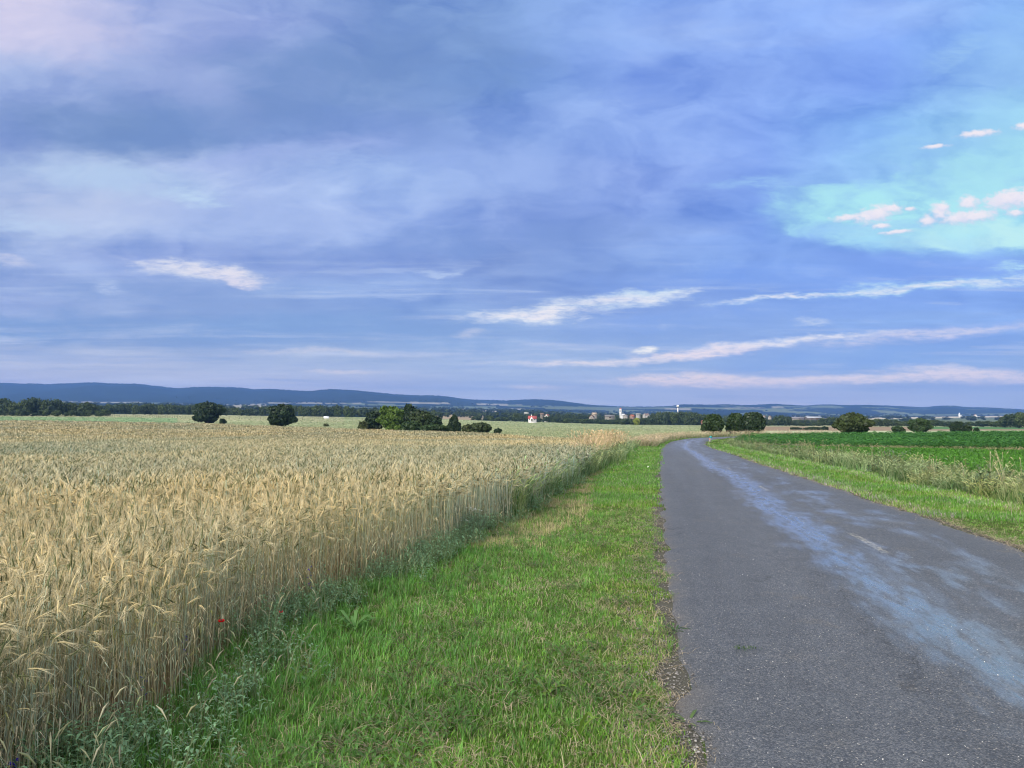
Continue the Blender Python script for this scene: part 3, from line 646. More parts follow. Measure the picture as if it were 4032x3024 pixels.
# ---- cereal plants: stalk, dry leaf, drooping ear with long awns
GOLD, PALE, OLIVE, STRAW, BLUEG = (.55, .49, .29), (.76, .70, .49), (.15, .18, .085), (.54, .50, .34), (.46, .56, .44)
def ear(m, p0, d0, seed, lod):
    r = random.Random(seed)
    L = r.uniform(.065, .10); n = 5 if lod == 0 else 3
    d = np.array(d0, float); P = [np.array(p0, float)]
    droop = r.uniform(.05, .5)
    for i in range(n - 1):
        d = d + np.array([0, 0, -droop / n]); d /= np.linalg.norm(d); P.append(P[-1] + d * L / (n - 1))
    P = np.array(P)
    green = r.random() < .42
    ec = np.array(OLIVE if green else GOLD) * r.uniform(.85, 1.2)
    V, F = tube(P, (np.array([.002, .0048, .0052, .004, .0015]) if n == 5 else np.array([.004, .006, .002])) * (1.0 if lod == 0 else 1.25), 5 if lod == 0 else 3, False)
    m.add(V, F, ec)
    na_ = 16 if lod == 0 else 6
    side = np.cross(d, (0, 0, 1)); side /= np.linalg.norm(side) + 1e-9; up = np.cross(side, d)
    for i in range(na_):
        t = (i + .5) / na_ * (len(P) - 1); q = P[int(t)] + (P[min(int(t) + 1, len(P) - 1)] - P[int(t)]) * (t - int(t))
        sp = r.uniform(.08, .5); an = r.random() * 6.28
        dd = d + side * sp * math.cos(an) + up * sp * math.sin(an); dd /= np.linalg.norm(dd)
        La = r.uniform(.08, .13); sd = np.cross(dd, (r.random() - .5, r.random() - .5, r.random() - .5)); sd /= np.linalg.norm(sd) + 1e-9
        V, F = ribbon([q, q + dd * La + np.array([0, 0, -.012])], [.0022 if lod == 0 else .0052, 0], sd)
        m.add(V, F, np.array(OLIVE if green and r.random() < .5 else PALE) * r.uniform(.8, 1.15))
def cereal_proto(seed, lod):
    r = random.Random(seed); m = MB(); h = r.uniform(.74, .92); yaw = r.random() * 6.28
    b = r.uniform(.02, .12); d = np.array([math.cos(yaw), math.sin(yaw), 0]); side = np.array([-math.sin(yaw), math.cos(yaw), 0])
    n = 5 if lod == 0 else 3; t = np.linspace(0, 1, n); P = d * (b * t ** 2)[:, None] + np.array([0, 0, h]) * t[:, None]
    sc0 = np.array(r.choice([STRAW, BLUEG, BLUEG, BLUEG, PALE, (.36, .36, .22)])) * r.uniform(.8, 1.1)
    if lod == 0: m.add(*tube(P, np.linspace(.0026, .0017, n), 3, False), col=sc0)
    else: m.add(*ribbon(P, .0065, side), col=sc0)
    tilt = r.choice([.25, .5, .9, 1.3, 1.8]) * r.uniform(.7, 1.2)
    k = np.array([d[0] * math.sin(tilt), d[1] * math.sin(tilt), math.cos(tilt)])
    neck = P[-1] + (np.array([0, 0, 1]) + k) * .02
    m.add(*ribbon([P[-1], neck, neck + k * .02], .004 if lod == 0 else .006, side), col=sc0)
    ear(m, neck + k * .018, k, seed * 7 + 1, lod)
    for i in range(r.choice([1, 2, 2]) if lod == 0 else 1):        # dry leaves
        z = r.uniform(.25, .75) * h; a = r.random() * 6.28; L = r.uniform(.08, .18); dd = np.array([math.cos(a), math.sin(a), 0]); s2 = np.array([-math.sin(a), math.cos(a), 0])
        q = np.interp(z / h, t, P[:, 0]), np.interp(z / h, t, P[:, 1]), z
        Q_ = [np.array(q), np.array(q) + dd * L * .45 + np.array([0, 0, L * .35]), np.array(q) + dd * L * .85 + np.array([0, 0, r.uniform(-.5, .1) * L])]
        m.add(*ribbon(Q_, [.006, .008, 0], s2), col=np.array(r.choice([STRAW, PALE, BLUEG, (.30, .33, .12)])) * r.uniform(.7, 1.1))
    return m.arr()
CP0 = [cereal_proto(100 + i, 0) for i in range(22)]
CP1 = [cereal_proto(300 + i, 1) for i in range(22)]
def tuft_far(seed):
    r = random.Random(seed); m = MB()
    for i in range(4):
        a = r.random() * 6.28; L = r.uniform(.10, .26); b = (r.uniform(-.12, .12), r.uniform(-.12, .12))
        c = np.array(r.choice([GOLD, PALE, GOLD, (.40, .36, .20), OLIVE, STRAW, OLIVE])) * r.uniform(.85, 1.15)
        m.add(*blade(L, r.uniform(.03, .07), r.uniform(.02, .22), a, b, segs=1), col=c)
    return m.arr()
CF = [tuft_far(500 + i) for i in range(16)]
def wheat_tint(X, Y):
    n1 = fbm(X / 7.0, Y / 11.0, 71); n2 = fbm(X / 1.4, Y / 1.4, 72, 3); n3 = fbm(X / 30, Y / 9, 73)
    k = np.clip((n1 - .5) * 3.2 + (n3 - .5) * 2.4 + (n2 - .5) * 1.4, -1, 1)[:, None]
    warm = np.array([1.16, 1.07, .95]); cool = np.array([.74, .84, .90])
    fd = (1 - .15 * sst(np.hypot(X, Y), 25, 90))[:, None]
    return fd * np.where(k > 0, 1 + (warm - 1) * k, 1 + (1 - cool) * k) * U(len(X), .70, 1.24)[:, None]
parts = []
X, Y = scat(25000, 1.6, 9.5, -52, -2, 1.55)
k = in_wheat(X, Y) & (np.hypot(X + 2.1, Y) > .9); X, Y = X[k], Y[k]
hs = U(len(X), .65, .89) * (1 - .25 * (wheat_off(X, Y) < .12) * rng.random(len(X)))
parts.append(tile(CP0, X, Y, terrain(X, Y), U(len(X), 0, 6.28), hs, np.stack([U(len(X), -.08, .12), U(len(X), -.1, .08)], 1), wheat_tint(X, Y)))
print('wheat near', len(X))
X, Y = scat(95000, 9.0, 42, -50, 12, 2.0)
k = in_wheat(X, Y); X, Y = X[k], Y[k]; rr = np.hypot(X, Y); g = (rr / 11) ** .55
t1 = tile(CP1, X, Y, terrain(X, Y), U(len(X), 0, 6.28), np.maximum(g, 1) * U(len(X), .9, 1.1), np.stack([U(len(X), -.06, .1), U(len(X), -.08, .06)], 1), wheat_tint(X, Y), scz=U(len(X), .70, .92))
parts.append(t1); print('wheat mid', len(X))
# canopy of the field with ears standing out of it
X, Y = scat(150000, 22, 300, -50, 12, 2.35)
k = in_wheat(X, Y) & (wheat_off(X, Y) > .1); X, Y = X[k], Y[k]; rr = np.hypot(X, Y)
s_ = np.maximum(1, rr / 45)
parts.append(tile(CF, X, Y, terrain(X, Y) + .57 + U(len(X), -.05, .07), U(len(X), 0, 6.28), s_ * U(len(X), .8, 1.3), None, wheat_tint(X, Y), scz=np.maximum(1, (rr / 90) ** .5) * U(len(X), .7, 1.2)))
print('wheat far', len(X))
# canopy sheet
ra = [17.0]
while ra[-1] < 275: ra.append(ra[-1] * 1.012)
ra = np.array(ra); aa = np.radians(np.arange(-50, 14, .3))
A2, R2 = np.meshgrid(aa, ra); cx, cy = (R2 * np.sin(A2)).ravel(), (R2 * np.cos(A2)).ravel()
inm = in_wheat(cx, cy) & (wheat_off(cx, cy) > .25)
cz = terrain(cx, cy) + .57 + (fbm(cx * 1.5, cy * 1.5, 90, 2) - .5) * .18 - .30 * (1 - sst(R2.ravel(), 17, 34))
cc = np.array([.38, .34, .20]) * wheat_tint(cx, cy) * (0.8 + .45 * fbm(cx * 1.2, cy * 1.2, 91, 3))[:, None]
I = np.arange(len(ra) - 1)[:, None] * len(aa); J = np.arange(len(aa) - 1)[None]
fq = np.stack([I + J, I + J + len(aa), I + J + len(aa) + 1, I + J + 1], -1).reshape(-1, 4)
fq = fq[inm[fq].all(1)][:, ::-1]; parts.append((np.stack([cx, cy, cz], 1), np.vstack([fq[:, :3], fq[:, [0, 2, 3]]]), cc))
V, F, C = join(parts)
wheat = mesh_np('wheat', V, F, C, M_WHEAT)
tag(wheat, 'ripening golden cereal with long awns filling the field left of the road', 'cereal crop', kind='stuff')

# ---- mown verge grass
G1, G2, G3, G4 = (.15, .33, .035), (.12, .27, .04), (.20, .36, .05), (.34, .33, .17)
def pool(n, nb, rad, h0, h1, w, segs, cols, s0, bend=.6): return [grass_proto(nb, rad, h0, h1, w, segs, cols, s0 + i, bend) for i in range(n)]
GP0 = pool(14, 14, .05, .025, .085, .0042, 3, [G1, G2, G1, G3, G4], 1000)
GD0 = pool(8, 14, .06, .015, .055, .0034, 2, [(.34, .31, .18), (.42, .38, .24), (.22, .27, .10), (.17, .24, .07), (.30, .27, .16)], 1100, 1.4)
GL0 = pool(10, 12, .05, .10, .26, .0050, 4, [(.15, .32, .06), (.17, .34, .06), (.12, .27, .06)], 1200, .8)
GP1 = pool(10, 9, .09, .04, .10, .011, 2, [G1, G2, G1, G3, G4], 1300)
GL1 = pool(10, 10, .10, .12, .30, .012, 2, [(.12, .28, .05), (.14, .30, .05), (.10, .23, .06)], 1400, .7)
def verge_masks(X, Y):
    off = road_off(X, Y); w = wheat_off(X, Y)
    left = (off < -RW - .02 + (vn(X * 3, Y * 3, 12) - .5) * .3) & (w < .08)
    right = (off > RW + .04) & (off < RW + 2.6)
    return off, w, left, right
def grass_tint(X, Y):
    n = fbm(X / 1.1, Y / 1.1, 40, 3); n2 = fbm(X / .35, Y / .35, 44, 2)
    yel = np.clip((n - .45) * 3, 0, 1)[:, None]
    t = (1 - yel) * np.array([.88, 1.0, 1.0]) + yel * np.array([1.12, 1.05, .9])
    return t * (.68 + .6 * n2)[:, None] * U(len(X), .72, 1.26)[:, None]
parts = []
def put(P, X, Y, s0, s1, tint, lean=.15, scz=None, grow=None):
    n = len(X)
    if n == 0: return
    g = np.ones(n) if grow is None else grow
    parts.append(tile(P, X, Y, terrain(X, Y) - .005, U(n, 0, 6.28), g * U(n, s0, s1), np.stack([U(n, -lean, lean), U(n, -lean, lean)], 1), tint, scz=None if scz is None else scz * U(n, s0, s1)))
X, Y = scat(64000, 2.0, 16, -46, 44, 1.7)
off, w, L, Rr = verge_masks(X, Y)
toW = -w            # distance from the field edge
dry = fbm(X / .9, Y / .9, 50, 4) + .04 * np.exp(-((off + RW + .06) / .13) ** 2)
straw = (Y > 9) & (Y < 27) & (toW > .1) & (toW < .45 + .75 * np.exp(-((Y - 11) / 6.5) ** 2)) & (toW < 1.25)
dryk = ((dry > .63) & (rng.random(len(X)) < np.where(off > -RW - .45, .25, .6))) | (rng.random(len(X)) < .07) | (straw & (rng.random(len(X)) < .8))
straw = straw & (fbm(X / .45, Y / .45, 53, 3) + .35 * (rng.random(len(X)) - .5) > .40)
long_ = L & ~straw & (rng.random(len(X)) < np.exp(-np.maximum(toW - .5, 0) / .55) * .5)
k = (L | Rr) & ~dryk & ~long_; put(GP0, X[k], Y[k], .8, 1.3, grass_tint(X[k], Y[k]), scz=.55 + .65 * np.exp(-np.maximum(toW[k] - .3, 0) / 1.0))
k = (L | Rr) & dryk & ~long_; put(GD0, X[k], Y[k], 1.0, 1.6, np.ones((k.sum(), 3)) * U(k.sum(), .9, 1.4)[:, None] * np.where(straw[k][:, None], (1.5, 1.35, 1.4), (1.0, 1.0, 1.0)), scz=np.where(straw[k], 2.0, 1.0))
k = long_ & (Y < 16); put(GL0, X[k], Y[k], .38, .68, grass_tint(X[k], Y[k]) * np.array([.95, 1.02, 1.0]), .3)
print('verge near', len(X))
X, Y = scat(90000, 14, 135, -30, 42, 2.6)
off, w, L, Rr = verge_masks(X, Y); toW = -w; rr = np.hypot(X, Y)
straw = (Y < 27) & (toW > .1) & (toW < .45 + .75 * np.exp(-((Y - 11) / 6.5) ** 2))
straw = straw & (fbm(X / .6, Y / .6, 53, 3) + .35 * (rng.random(len(X)) - .5) > .42)
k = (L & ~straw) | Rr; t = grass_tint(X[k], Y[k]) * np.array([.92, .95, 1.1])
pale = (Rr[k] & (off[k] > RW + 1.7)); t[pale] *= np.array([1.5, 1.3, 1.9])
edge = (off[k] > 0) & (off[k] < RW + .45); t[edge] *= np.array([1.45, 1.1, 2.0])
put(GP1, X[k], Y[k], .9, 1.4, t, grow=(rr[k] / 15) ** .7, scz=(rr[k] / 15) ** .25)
k = L & straw; put(GD0, X[k], Y[k], 2.0, 3.0, np.ones((k.sum(), 3)) * U(k.sum(), .95, 1.5)[:, None] * np.array([1.08, .95, 1.0]))
verge = join(parts); grass = mesh_np('grass', *verge, M_GRASS)
tag(grass, 'short mown green grass with dry patches on the verges beside the road', 'grass', kind='stuff')

# ---- tall unmown grasses and weeds at the field edges
def tall_proto(seed, h0, h1, cols, heads, lod, nb=9):
    r = random.Random(seed); m = MB()
    wf = 1.0 if lod == 0 else 2.6
    for i in range(nb):
        h = r.uniform(h0, h1) * r.choice([.5, .7, 1]); a = r.random() * 6.28; b = (r.uniform(-.1, .1), r.uniform(-.1, .1))
        m.add(*blade(h, .006 * wf, h * r.uniform(.1, .5), a, b, segs=3, z0=-.02), col=np.array(r.choice(cols)) * r.uniform(.75, 1.2))
    for i in range(heads):
        h = r.uniform(h0, h1) * 1.1; a = r.random() * 6.28; d = np.array([math.cos(a), math.sin(a), 0]); b0 = np.array([r.uniform(-.1, .1), r.uniform(-.1, .1), 0]); s2 = np.array([-math.sin(a), math.cos(a), 0])
        t = np.linspace(0, 1, 4); P = b0 + d * (h * .15 * t ** 2)[:, None] + np.array([0, 0, h]) * t[:, None]
        pc = np.array(r.choice([(.50, .44, .28), (.42, .38, .22), (.55, .47, .33), (.36, .36, .20)])) * r.uniform(.8, 1.15)
        m.add(*ribbon(P, .0035 * wf, s2), col=pc * .85)
        e = P[-1] + d * .09 + np.array([0, 0, .10]); q = (P[-1] + e) / 2 + np.array([0, 0, .02])
        m.add(*tube([P[-1], q, e], np.array([.003, .009, .002]) * (wf ** .7), 4 if lod == 0 else 3, False), col=pc)
    return m.arr()
TG0 = [tall_proto(2000 + i, .35, .75, [(.10, .19, .06), (.13, .20, .07), (.18, .21, .09), (.30, .28, .15)], 2, 0, 12) for i in range(10)]
TG1 = [tall_proto(2100 + i, .45, .95, [(.10, .17, .06), (.15, .21, .08), (.20, .24, .11), (.34, .32, .18)], 4, 1, 8) for i in range(10)]
TP1 = [tall_proto(2200 + i, .75, 1.25, [(.26, .25, .13), (.36, .33, .19), (.18, .22, .10)], 7, 1, 4) for i in range(8)]
parts = []
X, Y = scat(7000, 2.4, 14, -46, 10, 1.6); w = wheat_off(X, Y)
k = (w < .15) & (w > -.45 - .25 * vn(Y, Y, 3)) & (rng.random(len(X)) < .14)
put(TG0, X[k], Y[k], .35, .6, grass_tint(X[k], Y[k]))
X, Y = scat(16000, 12, 110, -8, 30, 2.2); w = wheat_off(X, Y)
lim = .05 + .65 * sst(Y, 20, 32)
k = (w < .35) & (w > -lim) & (Y < 105); rr = np.hypot(X[k], Y[k])
put(TG1, X[k], Y[k], .8, 1.15, grass_tint(X[k], Y[k]) * np.array([.82, 1.10, .88]), .1, grow=(rr / 14) ** .45, scz=np.ones(k.sum()) * U(k.sum(), .5, .8))
X2, Y2 = X, Y
k = (w < .9) & (w > .1) & (Y > 24) & (Y < 62) & (rng.random(len(X)) < .6 * sst(Y, 22, 40)); rr = np.hypot(X[k], Y[k])
put(TP1, X[k], Y[k], .85, 1.1, np.array([1.45, 1.3, 1.25]) * U(k.sum(), .8, 1.2)[:, None], .12, grow=(rr / 16) ** .5, scz=np.ones(k.sum()))
# right-hand strip
X, Y = scat(26000, 8, 128, 8, 50, 2.1); off = road_off(X, Y)
wd = 2.35 + .5 * vn(Y / 3, X / 3, 13)
k = (off > RW + wd - .25) & (off < RW + wd + 1.7) & (Y < 118); rr = np.hypot(X[k], Y[k]); hvar = .22 + .42 * vn(X[k] / 1.3, Y[k] / 1.3, 19)
put(TG1, X[k], Y[k], .75, 1.1, grass_tint(X[k], Y[k]) * np.array([.88, 1.12, .88]), .1, grow=(rr / 13) ** .4, scz=hvar)
k2 = (off > RW + wd + .2) & (off < RW + wd + 1.8) & (Y < 118) & (rng.random(len(X)) < .06 * (.4 + 1.3 * (fbm(X / 2.5, Y / 2.5, 23, 2) > .52))); rr = np.hypot(X[k2], Y[k2])
put(TP1, X[k2], Y[k2], .75, 1.05, np.array([1.12, 1.15, 1.1]) * U(k2.sum(), .75, 1.2)[:, None], .15, grow=(rr / 14) ** .3 * .7, scz=np.ones(k2.sum()) * U(k2.sum(), .4, .7))
# grass along the meadow side of the road bend
X, Y = scat(16000, 70, 150, 5, 24, 2.0); off = road_off(X, Y)
k = (off < -RW - .8) & (off > -RW - 3.4) & (Y > 72); put(TG1, X[k], Y[k], .8, 1.2, np.array([1.5, 1.45, 1.6]) * U(k.sum(), .7, 1.2)[:, None], .1, grow=np.full(k.sum(), 2.4), scz=np.full(k.sum(), .8))
tallg = mesh_np('tall_grass', *join(parts), M_GRASS)
tag(tallg, 'tall unmown grass with pale seed heads along the field edges', 'grass', kind='stuff')

# ---- leafy weeds (mugwort like, grey green) under the cereal edge
def weed_proto(seed, h0, h1, lod=0, col=(.14, .22, .13)):
    r = random.Random(seed); m = MB(); ns = 4 if lod == 0 else 3
    for s in range(ns):
        h = r.uniform(h0, h1); a = r.random() * 6.28; sp = r.uniform(.02, .10); tip = np.array([math.cos(a) * sp * 1.6, math.sin(a) * sp * 1.6, h])
        b0 = np.array([math.cos(a) * .02, math.sin(a) * .02, -.01]); m.add(*tube([b0, (b0 + tip) / 2 + np.array([0, 0, .02]), tip], [.003, .0025, .001], 3, False), col=(.20, .22, .12))
        nl = int(h / .020) if lod == 0 else int(h / .045)
        for i in range(nl):
            t = (i + 1) / nl; q = b0 + (tip - b0) * t; an = i * 2.4 + r.random(); L = (.055 - .025 * t) * r.uniform(.7, 1.3) * (1 if lod == 0 else 1.8)
            d = np.array([math.cos(an), math.sin(an), r.uniform(-.1, .7)]); d /= np.linalg.norm(d); sd = np.cross(d, (0, 0, 1)); sd /= np.linalg.norm(sd)
            m.add(*ribbon([q, q + d * L * .55 + np.array([0, 0, .004]), q + d * L - np.array([0, 0, .006])], [.003, L * .34, 0], sd), col=np.array(col) * r.uniform(.7, 1.3))
    return m.arr()
WP = [weed_proto(3000 + i, .09, .26) for i in range(10)]
WP1 = [weed_proto(3100 + i, .12, .3, 1) for i in range(6)]
WG = [weed_proto(3200 + i, .03, .09, 0, (.09, .20, .045)) for i in range(8)]
parts = []
X, Y = scat(17000, 2.2, 11.5, -48, 10, 1.7); w = wheat_off(X, Y)
dens = np.exp(-np.maximum(-w - .22, 0) / .11) * (.06 + .94 * (fbm(X / .7, Y / .7, 55, 2) > .54)) * (1 - sst(w, .0, .45))
k = rng.random(len(X)) < dens * .62
put(WP, X[k], Y[k], .7, 1.15, (np.array([[1.35, 1.55, 1.4]]) * U(k.sum(), .8, 1.25)[:, None]), .15)
X, Y = scat(9000, 8, 26, -14, 14, 1.8); w = wheat_off(X, Y)
k = (w > -.25) & (w < .2) & (rng.random(len(X)) < .45); put(WP1, X[k], Y[k], .7, 1.1, np.array([[1.4, 1.6, 1.5]]) * U(k.sum(), .8, 1.2)[:, None])
X, Y = scat(9000, 2.2, 12, -40, 44, 1.8); off, w, L, Rr = verge_masks(X, Y)
k = L & (fbm(X / .5, Y / .5, 57, 2) > .56) & (rng.random(len(X)) < .6); put(WG, X[k], Y[k], .7, 1.3, np.ones((k.sum(), 3)) * U(k.sum(), .8, 1.3)[:, None])
X, Y = scat(6000, 9, 90, 12, 48, 2.0); off = road_off(X, Y)
k = (off > RW + 2.4) & (off < RW + 4.0) & (fbm(X / 1.5, Y / 1.5, 58, 2) > .5); rr = np.hypot(X[k], Y[k])
put(WP1, X[k], Y[k], 1.4, 2.4, np.array([[1.0, .95, .85]]) * U(k.sum(), .8, 1.2)[:, None], grow=(rr / 14) ** .4)
weeds = mesh_np('weeds', *join(parts), M_GRASS)
tag(weeds, 'grey green leafy weeds growing low along the edge of the cereal', 'weeds', kind='stuff')

# ---- loose grit and straw along the tarmac edges
parts = []
gp = []
for i in range(10):
    r = np.random.default_rng(60 + i); v, f = sphere((0, 0, .3), (1, .8, .5), 6, 4); v = v * (1 + .25 * r.standard_normal((len(v), 1)) * .6); gp.append((v, f, np.ones((len(v), 3)) * r.choice([.10, .14, .2, .3])))
def edgepts(n, side, spread, y1):
    t = (3 + (y1 - 3) * rng.random(n) ** 2.2); i = np.searchsorted(RCL[:, 1], t); o = side * (RW + rng.normal(0, spread, n) + .08)
    return RCL[i, 0] + RN[i, 0] * o + U(n, -.2, .2), RCL[i, 1] + RN[i, 1] * o + U(n, -.2, .2)
X, Y = edgepts(9000, -1, .09, 26); n = len(X)
parts.append(tile(gp, X, Y, terrain(X, Y) + .006, U(n, 0, 6.28), .003 + .006 * rng.random(n) ** 3, None, np.stack([U(n, .7, 1.2)] * 3, 1) * np.array([1, .97, .95])))
X, Y = edgepts(2500, 1, .10, 24); n = len(X)
parts.append(tile(gp, X, Y, terrain(X, Y) + .006, U(n, 0, 6.28), .003 + .005 * rng.random(n) ** 3, None, np.stack([U(n, .7, 1.2)] * 3, 1)))
# scattered pale chips on the road itself
X, Y = scat(1500, 3, 16, 8, 44, 1.6); k = np.abs(road_off(X, Y)) < RW; X, Y = X[k], Y[k]; n = len(X)
parts.append(tile(gp, X, Y, terrain(X, Y) + .034, U(n, 0, 6.28), .0016 + .0022 * rng.random(n), None, np.stack([U(n, 1, 3.4)] * 3, 1)))
grit = mesh_np('gravel', *join(parts), M_STONE); tag(grit, 'loose dark gravel and pale chips along the broken edge of the tarmac', 'gravel', kind='stuff')
parts = []
sp_ = []
for i in range(8):
    r = random.Random(900 + i); m = MB()
    for j in range(5):
        a = r.random() * 6.28; q = np.array([r.uniform(-.05, .05), r.uniform(-.05, .05), r.uniform(.002, .02)]); L = r.uniform(.03, .11); d = np.array([math.cos(a), math.sin(a), r.uniform(-.1, .25)])
        m.add(*ribbon([q, q + d * L * .5 + np.array([0, 0, .008]), q + d * L], [.0022, .0026, .001], (-math.sin(a), math.cos(a), 0)), col=np.array((.50, .42, .29)) * r.uniform(.7, 1.25))
    sp_.append(m.arr())
X, Y = edgepts(600, -1, .09, 22); put(sp_, X - .06, Y, .8, 1.3, None)
X, Y = edgepts(2600, 1, .12, 40); put(sp_, X, Y, 1.0, 1.8, None)
X, Y = scat(9000, 2.4, 15, -38, 40, 1.7); off, w, L, Rr = verge_masks(X, Y); k = L & ((fbm(X / .7, Y / .7, 50, 4) > .57) | (rng.random(len(X)) < .1)); put(sp_, X[k], Y[k], .9, 1.5, None, scz=np.full(k.sum(), 1.6))
straw_o = mesh_np('straw', *join(parts), M_GRASS); tag(straw_o, 'dry clipped straw lying on the verge and by the road edge', 'dry grass', kind='stuff')

# ---- green crops right of the road
parts = []
YC = [grass_proto(7, .12, .10, .22, .03, 2, [(.08, .24, .02), (.10, .28, .025), (.07, .19, .03)], 4000 + i, .7) for i in range(8)]
X, Y = scat(60000, 11, 92, 12, 52, 2.3); off = road_off(X, Y); k = (off > RW + 3.3) & (Y < cropline(X) - 5); X, Y = X[k], Y[k]; rr = np.hypot(X, Y)
put(YC, X, Y, .9, 1.4, (.75 + .5 * fbm(X / 3, Y / 3, 66, 3))[:, None] * np.ones((len(X), 3)) * U(len(X), .85, 1.15)[:, None], grow=(rr / 14) ** .7, scz=np.ones(len(X)))
young = mesh_np('young_crop', *join(parts), M_GRASS); tag(young, 'low bright green young crop beyond the tall grass right of the road', 'crop', kind='stuff')
parts = []
X, Y = scat(16000, 36, 100, 14, 50, 2.3); off = road_off(X, Y); d = cropline(X) - Y; k = (off > RW + 3.4) & (d > -.5) & (d < 8) & (rng.random(len(X)) < .55); rr = np.hypot(X[k], Y[k])
put(TG1, X[k], Y[k], .5, .8, np.array([1.15, 1.15, 1.05]) * U(k.sum(), .7, 1.2)[:, None], grow=(rr / 20) ** .6, scz=np.full(k.sum(), .42))
strip = mesh_np('rough_grass', *join(parts), M_GRASS); tag(strip, 'strip of rough greyish grass between the two green crops', 'grass', kind='stuff')
def leafy(seed):
    r = random.Random(seed); m = MB()
    for i in range(9):
        a = r.random() * 6.28; z = r.uniform(.12, .55); L = r.uniform(.12, .22); q = np.array([math.cos(a) * .04, math.sin(a) * .04, z]); d = np.array([math.cos(a), math.sin(a), r.uniform(-.3, .3)])
        m.add(*ribbon([q, q + d * L * .6 + np.array([0, 0, .03]), q + d * L * 1.15], [.03, L * .9, 0], (-math.sin(a), math.cos(a), r.uniform(-.3, .3))), col=np.array(r.choice([(.055, .18, .03), (.08, .23, .04), (.045, .15, .035)])) * r.uniform(.8, 1.2))
    return m.arr()
LP = [leafy(4200 + i) for i in range(10)]
rd = R(38); u_ = np.array([math.sin(rd), math.cos(rd)]); v_ = np.array([math.cos(rd), -math.sin(rd)])
aa_, bb_ = np.meshgrid(np.arange(-60, 210, .42), np.arange(-60, 120, .8))
bend = .0025 * (aa_ - 90) ** 2
X = (aa_ * u_[0] + (bb_ + bend) * v_[0]).ravel(); Y = (aa_ * u_[1] + (bb_ + bend) * v_[1]).ravel(); X = X + U(len(X), -.07, .07); Y = Y + U(len(Y), -.12, .12)
k = (Y > 38) & (Y < 132) & (X > 10) & (X < Y * 1.05); X, Y = X[k], Y[k]; off = road_off(X, Y); k = (Y > cropline(X)) & (off > RW + 3.5) & (Y < 126 + .02 * X); X, Y = X[k], Y[k]; rr = np.hypot(X, Y)
print('crop plants', len(X))
parts = []
put(LP, X, Y, .9, 1.35, (.75 + .5 * fbm(X / 9, Y / 9, 67, 3))[:, None] * np.ones((len(X), 3)), grow=np.maximum(1, (rr / 60) ** .4), scz=.85 + .4 * fbm(X / 5, Y / 5, 68, 2))
rows = mesh_np('row_crop', *join(parts), M_GRASS); tag(rows, 'dark green leafy crop planted in rows in the field at right', 'crop', kind='stuff')

# ---- meadow tufts
MT = [grass_proto(5, .5, .2, .45, .35, 1, [(.30, .36, .19), (.38, .42, .25), (.24, .31, .16), (.45, .44, .28)], 4400 + i, .9) for i in range(8)]
X, Y = scat(70000, 75, 620, -38, 17, 2.0); k = ~in_wheat(X, Y) & (road_off(X, Y) < -RW - 3) & (Y > wheat_far(X, Y)); X, Y = X[k], Y[k]; rr = np.hypot(X, Y)
ub = 2016 + FPX * X / Y; parts = []
tn = (.7 + .6 * fbm(X / 14, Y / 14, 69, 4))[:, None] * np.array([[1.0, 1.0, 1.0]]); gl_ = (ub < 700) & (Y < 400); tn = tn * np.where(gl_[:, None], (.62, .92, .82), 1.0)
put(MT, X, Y, .5, .9, tn, grow=(rr / 150) ** .6, scz=np.full(len(X), .7))
meadow = mesh_np('meadow_grass', *join(parts), M_GRASS); tag(meadow, 'pale flowering meadow grass beyond the cereal field', 'grass', kind='stuff')

